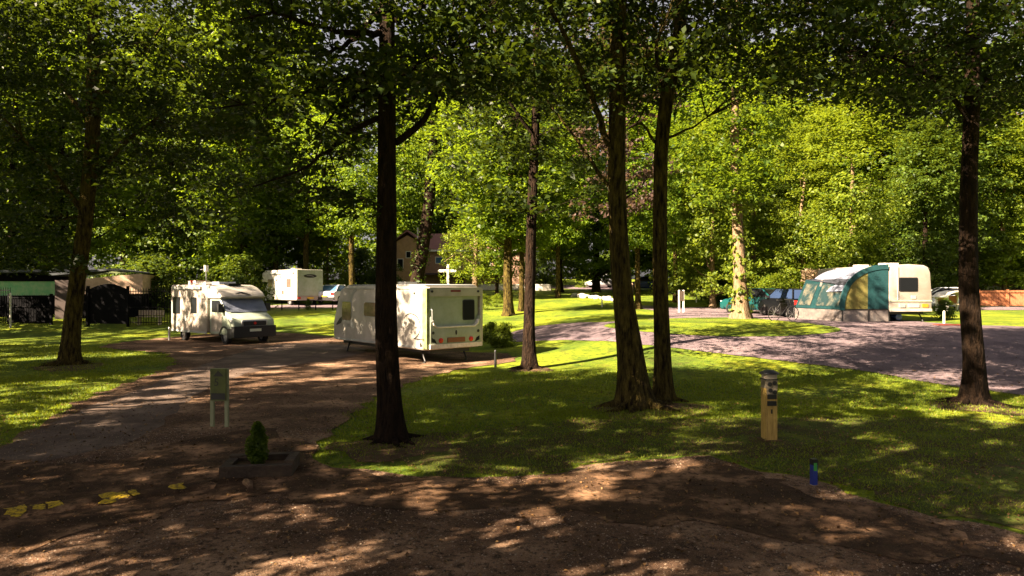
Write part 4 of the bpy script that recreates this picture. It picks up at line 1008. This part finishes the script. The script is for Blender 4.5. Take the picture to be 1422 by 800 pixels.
# ------------------------------------------------------------------ fences and rails
def board_fence():
    a = gp(1358, 50); b_ = gp(1560, 50); n = 5; Lx = (b_.x-a.x)/n
    t = thing("board_fence", "low orange brown board fence in sections beyond the sunlit right lawn", "fence", a)
    for i in range(n+1): obj("fence_post", box(i*Lx-.09, i*Lx+.09, -.1, .09, -.1, 1.28, .01), WOODF, t)
    for i in range(n):
        x0, x1 = i*Lx+.09, (i+1)*Lx-.09; bm = bmesh.new(); m = 11; w_ = (x1-x0)/m
        for k in range(m): box(x0+k*w_+.008, x0+(k+1)*w_-.008, .0, .025, .12, 1.06, .004, 1, bm)
        obj("board_panel", bm, WOODF, t)
        obj("fence_rail", box(x0, x1, -.07, .06, 1.07, 1.22, .01), WOODF, t)
        obj("fence_rail", box(x0, x1, -.05, -.003, .1, .22, .01), WOODF, t)
board_fence()
def railings():
    A = gp(-60, 40.5); B = gp(246, 38.0); d = B-A; L = math.hypot(d.x, d.y)
    t = thing("iron_railings", "black iron railings and solid gates along the back of the left lawn", "fence", A, math.atan2(d.y, d.x))
    def X(px):
        f = (px+60)/306.0
        return L*f
    h = 2.05
    def run(px0, px1, z1=h):
        bm = bmesh.new(); x0, x1 = X(px0), X(px1); n = int((x1-x0)/.16)
        for k in range(n+1):
            x = x0+(x1-x0)*k/n; tube([(x, 0, .02), (x, 0, z1), (x, 0, z1+.1)], [.017, .017, .003], 5, bm)
        obj("railing_bars", bm, FENCEB, t)
        for z in (.15, 1.0, z1-.1): obj("rail", box(x0, x1, -.02, .02, z-.025, z+.025), FENCEB, t)
    run(-60, 18); run(18, 76, 1.62); run(113, 128); run(181, 240, 2.0)
    obj("solid_gate", box(X(18), X(75), .05, .1, .05, 1.5, .01), FENCEB, t)
    arch = [(X(127), .05), (X(180), .05), (X(180), 2.0)]+[(X(180)+(X(127)-X(180))*i/10, 2.0+.32*math.sin(math.pi*i/10)) for i in range(1, 10)]+[(X(127), 2.0)]
    obj("solid_gate", prism(arch, .03, .08, 'y'), FENCEB, t)
    for px in (-20, 16, 76, 113, 127, 181, 240): obj("fence_post", box(X(px)-.06, X(px)+.06, -.06, .06, -.1, 1.75 if px in (16, 76) else 2.2, .01), FENCEB, t)
railings()
def small_post(name, label, cat, p, h, r, m, capm=None):
    t = thing(name, label, cat, p)
    obj("post", tube([(0, 0, -.1), (0, 0, h*.5), (0, 0, h)], r, 10), m, t)
    obj("cap", tube([(0, 0, h), (0, 0, h+r)], [r*1.1, r*.6], 10), capm or m, t)
    return t
small_post("marker_post", "slim pale post just in front of the railings beside the mint green lodge", "post", gp(14.5*1, 38.5), 1.9, .05, PAINTW)
small_post("marker_post", "short pale marker post at the grass edge left of the nearest motorhome", "post", at(235, 473), .6, .05, STEEL)
small_post("wooden_stake", "short dark stake at the gravel edge right of the nearest caravan", "stake", at(688, 510), .5, .04, BLACK)
small_post("marker_post", "small white post on the far lawn left of the leaning tree", "post", gp(836, 50), .75, .05, PAINTW)
small_post("marker_post", "small white post at the far bend of the road", "post", at(967, 420), .7, .05, PAINTW)
small_post("marker_post", "short white post right of the caravan with the awning", "post", at(1311, 449), .5, .045, PAINTW)
small_post("marker_post", "pink tipped pale post right behind the leaning tree", "post", gp(877, 55), 1.5, .14, PEACH)
def low_rail():
    A = gp(368, 47); B = gp(462, 47); L = B.x-A.x
    t = thing("low_rail", "low dark rail on thin posts in front of the far motorhome", "fence", A)
    obj("rail", box(0, L, -.03, .03, .62, .68, .008), FENCEB, t)
    for k in range(5): obj("rail_post", box(L*k/4-.03, L*k/4+.03, -.03, .03, -.1, .62), FENCEB, t)
low_rail()
o = tag(obj("red_mat", box(-.6, .6, -.2, .2, 0, .05, .01), mat('faded red mat', (.2,.03,.015), .8)), "flat red strip on the ground right of the caravan with the awning", "mat"); o.location = at(1319, 452)

# picnic shelter right of the awning caravan
def picnic():
    p = gp(1322, 43); t = thing("timber_shelter", "small pale timber shelter with white posts and curved top, left of the dark upright tree", "shelter", p, .2)
    for x in (-.75, .75):
        for y in (-.4, .4): obj("post", box(x-.06, x+.06, y-.06, y+.06, -.1, 1.0, .01), PAINTW, t)
    obj("roof", prism(ribbon([(-1.0, .85), (-.6, 1.12), (0, 1.24), (.6, 1.12), (1.0, .85)], .07), -.55, .55, 'y'), PAINTW, t)
    obj("bench", box(-.7, .7, -.2, .2, .38, .44, .01), WOODP, t)
    obj("back_board", box(-.7, .7, .34, .38, .4, .95), WOODF, t)
picnic()

# ------------------------------------------------------------------ signs
def speed_sign():
    b = at(305, 594); t = thing("speed_sign", "small green limit sign with a five on two pale posts beside the drive", "sign", b, math.radians(-6))
    k = b.y/F; hw = 10.5*k; H = 82*k; pb = 43*k
    for s in (-1, 1): obj("post", box(s*hw-.03, s*hw+.03, -.025, .025, -.1, H, .006), mat("green grey post", (.24, .26, .15), .7), t)
    o = obj("panel", box(-hw-.01, hw+.01, -.05, -.03, pb-.06, H, .005), mat("olive sign face", (.1, .12, .03), .7, noise=((.05, .06, .018), 6, .4, .7)), t)
    obj("panel_border", box(-hw-.02, hw+.02, -.028, -.026, pb-.07, H+.01), mat("green grey post", (.24, .26, .15), .7), o)
    me = text_mesh("5", .19, .002); f = link("numeral", me, BLACK, o); f.rotation_euler = (math.radians(90), 0, 0); f.location = (-.03, -.053, H-.24)
    tri = [(-.09, H-.13), (.0, H-.03), (.08, H-.1), (.09, H-.13)]
    obj("symbol", prism(tri, -.056, -.051, 'y'), BLACK, o)
    obj("lower_strip", box(-hw+.005, hw-.005, -.056, -.051, pb-.04, pb+.07), BLACK, o)
speed_sign()
def notice_board():
    b = at(946, 434); t = thing("notice_board", "two white posts carrying a small dark board at the far lawn's corner", "sign", b)
    for s in (-1, 1): obj("post", box(s*.13-.04, s*.13+.04, -.04, .04, -.1, 1.35, .01), PAINTW, t)
    obj("board", box(-.13, .13, -.06, -.041, .7, 1.3, .005), WOODD, t)
notice_board()
def finger_post():
    b = gp(622, 58); t = thing("finger_post", "white cross shaped finger post in front of the brick house", "sign", b)
    z = 2.35
    obj("post", box(-.09, .09, -.09, .09, -.1, 2.9-.35+.45, .01), PAINTW, t)
    obj("finger", prism([(-.1, z-.0), (-.72, z), (-.86, z+.11), (-.72, z+.22), (-.1, z+.22)], -.03, .03, 'y'), PAINTW, t)
    obj("finger", prism([(.1, z), (.6, z), (.74, z+.11), (.6, z+.22), (.1, z+.22)], -.03, .03, 'y'), PAINTW, t)
finger_post()

# hook-up bollard
def bollard():
    b = at(1068, 611); t = thing("hookup_bollard", "golden wooden electric hook-up bollard with black cap and dark sockets, on the lawn", "bollard", b, math.radians(4))
    w_ = .095
    obj("post", box(-w_, w_, -w_, w_, -.1, .86, .008), WOODG, t)
    obj("socket_box", box(-w_-.002, w_+.002, -w_-.008, w_, .86, 1.0, .008), mat("grey tan box", (.2, .17, .12), .6, noise=((.12, .1, .07), 8, .4, .7)), t)
    obj("lantern", box(-w_+.004, w_-.004, -w_+.004, w_-.004, 1.0, 1.09, .01), mat("frosted lantern", (.36, .3, .24), .5), t)
    obj("collar", box(-w_-.01, w_+.01, -w_-.01, w_+.01, .995, 1.01, .003), BLACK, t)
    obj("cap", tube([(0, 0, 1.09), (0, 0, 1.11), (0, 0, 1.15)], [.155, .15, .07], 20), BLACK, t)
    for z in (.58, .69): obj("socket", box(-.075, .07, -w_-.03, -w_, z, z+.075, .01), BLACK, t)
    for dx, z in ((-.04, .93), (.04, .95), (-.03, .83), (.045, .8)): obj("socket", prism(ell(dx, z, .035, .035, n=12), -w_-.03, -w_-.005, 'y'), BLACK, t)
    obj("label_plate", box(-.085, .085, -w_-.008, -w_, .76, .97-.1, .002), mat("pale socket plate", (.2, .17, .12), .6), t)
    obj("number_tag", box(-.012, .012, -w_-.008, -w_, .45, .52), BLACK, t)
    obj("foot", box(-.16, .16, -.16, .16, 0, .02, .004), SOILM, t)
bollard()
def blue_post():
    b = at(1130, 675); t = thing("marker_post", "short blue post with a green band at the lawn's lower edge", "post", b, .2)
    obj("post", box(-.032, .032, -.032, .032, -.05, .27, .004), BLUEP, t)
    obj("label_band", box(-.022, .022, -.036, -.032, .2, .3), GREENP, t)
    obj("cap", box(-.035, .035, -.035, .035, .27, .345, .012), BLACK, t)
    obj("foot", box(-.04, .04, -.04, .04, 0, .02, .003), WOODP, t)
blue_post()

# conifer in a sleeper planter
pb = at(356, 664)
def planter():
    t = thing("sleeper_planter", "low planter of dark timber sleepers under the small round topped bush", "planter", pb, math.radians(8))
    for (x0, x1, y0, y1, z1) in ((-.45, .46, -.06, .06, .17), (-.45, .46, .44, .56, .2), (-.45, -.33, .063, .437, .17), (.34, .46, .063, .437, .2)):
        obj("sleeper", box(x0, x1, y0, y1, -.03, z1, .012), WOODD, t)
    obj("soil", box(-.33, .34, .065, .435, -.02, .12, .01), SOILM, t)
planter()
def little_bush():
    b = pb+Vector((-.08, .25, .12)); t = thing("clipped_bush", "small upright clipped bush with a round bright tip, growing in the sleeper planter", "bush", b)
    obj("stem", tube([(0, 0, -.02), (.01, 0, .2), (0, 0, .42)], [.018, .014, .005], 8), BARK, t)
    n = 3800; tt = rng.random(n); a = rng.random(n)*6.283
    pr = .135*np.sin(np.pi*np.clip(tt*.9+.07, 0, 1))**.6*(1-.28*np.exp(-((tt-.72)/.06)**2))*(1-.25*tt)*(1+.15*np.sin(a*3+tt*9))
    r = pr*(0.5+.7*rng.random(n))
    C = np.stack([r*np.cos(a), r*np.sin(a), tt*.56], 1); N = C.copy(); N[:, 2] = .15; N += rng.normal(size=N.shape)*.08
    link("foliage", leaves_mesh("foliage", C, N, .036*(.6+.8*rng.random(n)), LEAF), None, t, smooth=False)
little_bush()
o = tag(obj("log", tube([(-.13, .05, .045), (-.02, .02, .05), (.13, -.06, .035)], [.045, .05, .03], 10), mat('weathered log', (.2, .12, .06), .9, noise=((.09, .05, .03), 12, .4, .65), bump=.8, bscale=30)), "short pale split log lying in front of the sleeper planter", "log"); o.location = at(345, 678); o.rotation_euler = (0, 0, -.6)

# yellow and black speed hump
def hump():
    a = Vector((-7.2, 6.5, 0)); b = Vector((-3.75, 8.55, 0)); d = b-a; L = d.length
    t = thing("speed_hump", "low dirt covered speed hump with worn yellow marks across the drive", "speed hump", (a.x, a.y, gz(-5, 7.5)+.02), math.atan2(d.y, d.x))
    n = 14; s = L/n
    for k in range(n):
        yel = k in (5, 6, 9, 12)
        pass
    W_ = [-.26, -.2, -.12, 0, .12, .2, .26]; Hh = [-.015, .02, .045, .055, .045, .02, -.015]
    def skin(name, u0, u1, nn, lift, m, rag, v0=0, v1=6):
        b_ = bmesh.new(); rows = []
        for i in range(nn+1):
            u = u0+(u1-u0)*i/nn; row = []
            for j in range(v0, v1+1):
                e = rag*math.sin(u*23+j)*(j in (v0, v1)); eu = rag*math.sin(j*2.3+u)*(i in (0, nn))
                row.append(b_.verts.new((u+eu, W_[j]+e+.03*math.sin(u*2.1), Hh[j]*(1+.12*math.sin(u*5))+lift)))
            rows.append(row)
        for A_, B_ in zip(rows, rows[1:]):
            for j in range(len(A_)-1): b_.faces.new((A_[j], B_[j], B_[j+1], A_[j+1]))
        bmesh.ops.recalc_face_normals(b_, faces=b_.faces[:]); return obj(name, b_, m, t)
    skin("hump_ridge", 0, L, 50, 0, M_MULCH, .05)
    ax = Vector((d.x, d.y)).normalized()
    for (p0, p1, q0, q1) in ((8, 36, 1, 4), (44, 62, 2, 4), (66, 86, 2, 5), (139, 176, 1, 4), (180, 191, 2, 5), (237, 256, 2, 5)):
        # stretch of the ridge between two photo columns
        def along(px):
            f = (px-711)/F; return (f*a.y-a.x)/(ax.x-f*ax.y)
        skin("yellow_marking", along(p0), along(p1), 8, .004, YPAINT, .035, q0, q1)
hump()

# ------------------------------------------------------------------ buildings
def lodge_mint():
    p = gp(36, 43.5); t = thing("mint_lodge", "low lodge with a mint green wall and dark flat roof behind the railings", "lodge", (p.x, p.y, p.z), math.radians(24))
    obj("wall", box(-2.3, 1.72, 0, 4, -.2, 2.2, .02), MINT, t)
    obj("base_wall", box(-2.32, 1.74, -.03, .0, -.2, 1.3), FENCEB, t)
    obj("roof", prism([(-2.7, 2.7), (3.2, 2.85), (3.2, 3.0), (-2.7, 2.86)], -.4, 4.5, 'y'), ROOFD, t)
    obj("fascia", box(-2.5, 1.9, -.05, .1, 2.205, 2.6), FENCEB, t)
lodge_mint()
def shed_peach():
    p = gp(158, 42.5); t = thing("peach_shed", "long low shed with a pale peach upper wall and dark roof behind the railings", "shed", p, math.radians(16))
    obj("wall", prism([(-1.9, 1.5), (1.6, 1.5), (1.6, 2.72), (1.4, 2.76), (-1.9, 2.4)], 0, 4.5, 'y'), PEACH, t)
    obj("lower_wall", box(-1.85, 1.55, .05, 4.4, -.2, 1.5), FENCEB, t)
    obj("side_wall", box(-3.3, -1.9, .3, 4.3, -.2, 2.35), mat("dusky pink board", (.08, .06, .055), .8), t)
    obj("roof", prism([(-3.6, 2.62), (-.2, 2.98), (1.6, 2.8), (1.6, 2.88), (-.2, 3.1), (-3.6, 2.76)], .25, 5, 'y'), ROOFD, t)
    obj("moss_patch", prism([(-1.2, 2.66), (-.1, 2.9), (.8, 2.82), (.6, 2.78), (-.1, 2.8), (-1.2, 2.56)], .02, .22, 'y'), MOSSTRIM, t)
shed_peach()
o = thing("low_bench", "pale slatted bench seen through the railings left of the nearest motorhome", "bench", gp(208, 39.8))
obj("seat", box(-.75, .75, -.2, .2, .45, .5, .01), WOODP, o); obj("backrest", box(-.75, .75, .16, .2, .55, .85, .01), WOODP, o)
for s in (-.6, .6): obj("leg", box(s-.03, s+.03, -.18, .18, -.05, .45), WOODP, o)

def house():
    d = 84; b = gp(648, d); t = thing("brick_house", "brown brick house with a peach gable end and red roof beyond the trees", "house", (b.x, b.y, b.z-.3), 0)
    k = d/F
    def ux(px): return (px-648)*k
    # long low wing
    obj("wall", box(ux(588), ux(745), 0, 7, 0, 4.6, .02), BRICK, t)
    obj("roof", prism([(-.4, 4.55), (3.5, 6.9), (7.4, 4.55), (3.5, 6.6)], ux(586), ux(748), 'x'), ROOFT, t)
    obj("eaves_board", box(ux(586), ux(748), -.45, -.38, 4.4, 4.62), PAINTW, t)
    # gable bay at the left
    g0, g1 = ux(549), ux(588)
    obj("gable_wall", prism([(g0, 0), (g1-.01, 0), (g1-.01, 5.3), ((g0+g1)/2, 6.3), (g0, 5.3)], -1.6, 6, 'y'), RENDERP, t)
    mid = (g0+g1)/2
    obj("gable_roof", prism([(g0-.25, 5.2), (mid, 6.7), (g1+.25, 5.2), (g1+.25, 5.35), (mid, 6.95), (g0-.25, 5.35)], -2, 6.2, 'y'), ROOFT, t)
    obj("finial", box(mid+1.2, mid+1.35, -1.9, -1.75, 5.9, 7.2), PAINTW, t)
    for u, z0, z1, w_ in ((ux(559), 2.4, 3.4, .6), (ux(570), 3.6, 4.3, .5)):
        window(t, 'y', -1, -1.6, u-w_/2, u+w_/2, z0, z1, GLASS, PAINTW, .08, .03)
    for px, z0, z1, w_ in ((612, 3.0, 3.7, 1.2), (660, 2.0, 3.2, .9), (676, 2.0, 3.2, .9), (735, 1.6, 3.0, 1.4)):
        window(t, 'y', -1, 0, ux(px)-w_/2, ux(px)+w_/2, z0, z1, GLASSBL if px == 612 else GLASS, PAINTW, .08, .03)
    obj("porch_roof", box(ux(592), ux(690), -1.2, -.01, 1.55, 1.75, .02), mat("dark porch", (.07, .045, .05), .8), t)
    obj("chimney", box(ux(690), ux(698), 3, 4, 5.5, 8.2, .03), BRICK, t)
    obj("door", box(ux(636), ux(645), -.06, .0, 0, 2.0), mat("brown door", (.12, .06, .04), .6), t)
house()
def low_wall():
    a = gp(640, 74); b = gp(765, 72)
    t = thing("garden_wall", "low whitewashed wall in front of the brick house", "wall", a, math.atan2(b.y-a.y, b.x-a.x))
    L = math.hypot(b.x-a.x, b.y-a.y)
    obj("wall", box(0, L, -.12, .12, -.2, .5, .02), STONEW, t); obj("coping", box(-.05, L+.05, -.17, .17, .5, .58, .015), PAINTW, t)
low_wall()
random.seed(5)
sb = bmesh.new(); bmesh.ops.create_icosphere(sb, subdivisions=2, radius=.3)
for v in sb.verts: v.co *= 1+.18*math.sin(v.co.x*13+v.co.y*9)+.1*math.sin(v.co.z*17); v.co.z *= .75
sme = bpy.data.meshes.new("stone"); sb.to_mesh(sme); sb.free(); set_mesh_smooth(sme, 60); sme.materials.append(STONEW)
for i in range(9):
    p = gp(797+i*8.0+random.uniform(-2, 2), 62-i*.8)
    o = bpy.data.objects.new("white_stone", sme); COL.objects.link(o); o.location = p+Vector((0, 0, .12)); o.rotation_euler = (0, 0, random.random()*6)
    s = random.uniform(.7, 1.3); o.scale = (s*1.3, s, s)
    tag(o, ORD[i]+" whitewashed boulder from the left in the row along the far lawn's edge", "stone", "white stones edging the far lawn")
def plume():
    b = gp(1126, 40); t = thing("pampas_clump", "cream plumed pampas clump rising behind the awning's front", "plant", b)
    C = []
    for k in range(9):
        a = k*2.4; r = .12+.09*k*.5
        for _ in range(120):
            h = random.random(); C.append((r*math.cos(a)*(.6+h*.8)+random.gauss(0, .1), r*math.sin(a)+random.gauss(0, .1), 1.6+1.0*h-.2*random.random()))
    C = np.array(C); link("plumes", leaves_mesh("plumes", C, rng.normal(size=C.shape), .11, leafmat("cream plumes", (.5, .34, .2), (.6, .45, .3), (.4, .3, .2), .2)), None, t, smooth=False)
    bm = bmesh.new()
    for k in range(9):
        a = k*2.4; tube([(0.03*math.cos(a), .03*math.sin(a), 0), (.3*math.cos(a), .3*math.sin(a), 2.0)], .012, 5, bm)
    obj("stalks", bm, MOSSTRIM, t)
plume()

# ------------------------------------------------------------------ grass blades, leaf litter, pebbles
def scatter(n, x0, x1, y0, y1, cond):
    x = rng.uniform(x0, x1, n); y = rng.uniform(y0, y1, n); k = cond(x, y); return x[k], y[k]
inview = lambda x, y: np.abs(x) < .78*y+1
def on_lawn(x, y):
    jx = x+rng.normal(size=len(x))*.13; jy = y+rng.normal(size=len(x))*.13
    return inview(x, y) & ~inside(P_DRIVE, jx, jy) & ~inside(P_ROAD, jx, jy)
gxs, gys = [], []
for (x0, x1, y0, y1, n) in ((-10, 12, 7.5, 14, 150000), (-14, 14, 13, 20, 110000), (-26, -4, 12, 30, 90000)):
    a, b = scatter(n, x0, x1, y0, y1, on_lawn); gxs.append(a); gys.append(b)
x = np.concatenate(gxs); y = np.concatenate(gys)
keep = (np.sin(x*1.3+2*np.sin(y*.9))+np.sin(y*1.7-x*.6)+rng.normal(size=len(x))*.7) > -.9
x, y = x[keep], y[keep]; n = len(x); z = terr(x, y)
a = rng.random(n)*6.283; h = .018+.035*rng.random(n); wd = .004+.004*rng.random(n)
hh = h*(1+.25*(y > 13)); wd = wd*(1+.06*np.clip(y-8, 0, 30))
lx, ly = rng.normal(size=n)*h*.6, rng.normal(size=n)*h*.6
V = np.stack([np.stack([x-np.cos(a)*wd, y-np.sin(a)*wd, z], 1), np.stack([x+np.cos(a)*wd, y+np.sin(a)*wd, z], 1), np.stack([x+lx, y+ly, z+hh], 1)], 1).reshape(-1, 3)
me = fastmesh("grass", V, np.arange(n*3).reshape(n, 3)); me.materials.append(BLADE)
tag(link("grass", me, None, smooth=False), "short green blades over the near lawns", "grass", kind="stuff")
# litter
x, y = scatter(42000, -14, 16, 4.6, 22, lambda x, y: inview(x, y) & (rng.random(len(x)) < np.clip(1.3-y/18, .1, 1)))
n = len(x); C = np.stack([x, y, terr(x, y)+.03+.01*rng.random(n)], 1); N = np.zeros((n, 3)); N[:, 2] = 1; N += rng.normal(size=N.shape)*.3
tag(link("fallen_leaves", leaves_mesh("fallen_leaves", C, N, .018+.045*rng.random(n)**2, LEAF_B), None, smooth=False), "brown fallen leaves scattered over gravel and grass", "leaf litter", kind="stuff")
# pebbles
x, y = scatter(60000, -9, 10, 4.6, 12, lambda x, y: inview(x, y) & inside(P_DRIVE, x, y))
n = len(x); s = (.005+.013*rng.random(n)**2)[:, None]
base = np.array([(1, 0, 0), (-.5, .87, 0), (-.5, -.87, 0), (0, 0, 1.0)]); rot = rng.random(n)*6.283
bx = base[None, :, 0]*np.cos(rot)[:, None]-base[None, :, 1]*np.sin(rot)[:, None]; by = base[None, :, 0]*np.sin(rot)[:, None]+base[None, :, 1]*np.cos(rot)[:, None]
V = np.stack([x[:, None]+bx*s, y[:, None]+by*s, (terr(x, y)+.016)[:, None]+base[None, :, 2]*s*.8], 2).reshape(-1, 3)
fi = np.array([(0, 1, 3), (1, 2, 3), (2, 0, 3)]); Fq = (np.arange(n)[:, None, None]*4+fi[None]).reshape(-1, 3)
me = fastmesh("pebbles", V, Fq); me.materials.append(leafmat("pebble stone", (.1, .065, .045), (.4, .3, .22), (.1, .1, .1), 0.0))
tag(link("pebbles", me, None, smooth=False), "loose brown and cream pebbles over the near drive", "gravel", kind="stuff")
# bare soil rings round the trunks
for i, (px, py, r) in enumerate([(543, 622, .95), (900, 570, 1.25), (735, 514, .7), (1352, 566, .9), (97, 510, 1.1)]):
    c = at(px, py); sheet("soil_patch", [(c.x+r*(1+.2*math.sin(3*a+i))*math.cos(a), c.y+r*(1+.25*math.sin(2*a+i))*math.sin(a)*.9) for a in np.linspace(0, 6.283, 13)[:-1]], .012, .12, M_SOIL, rag=.09, world=True)
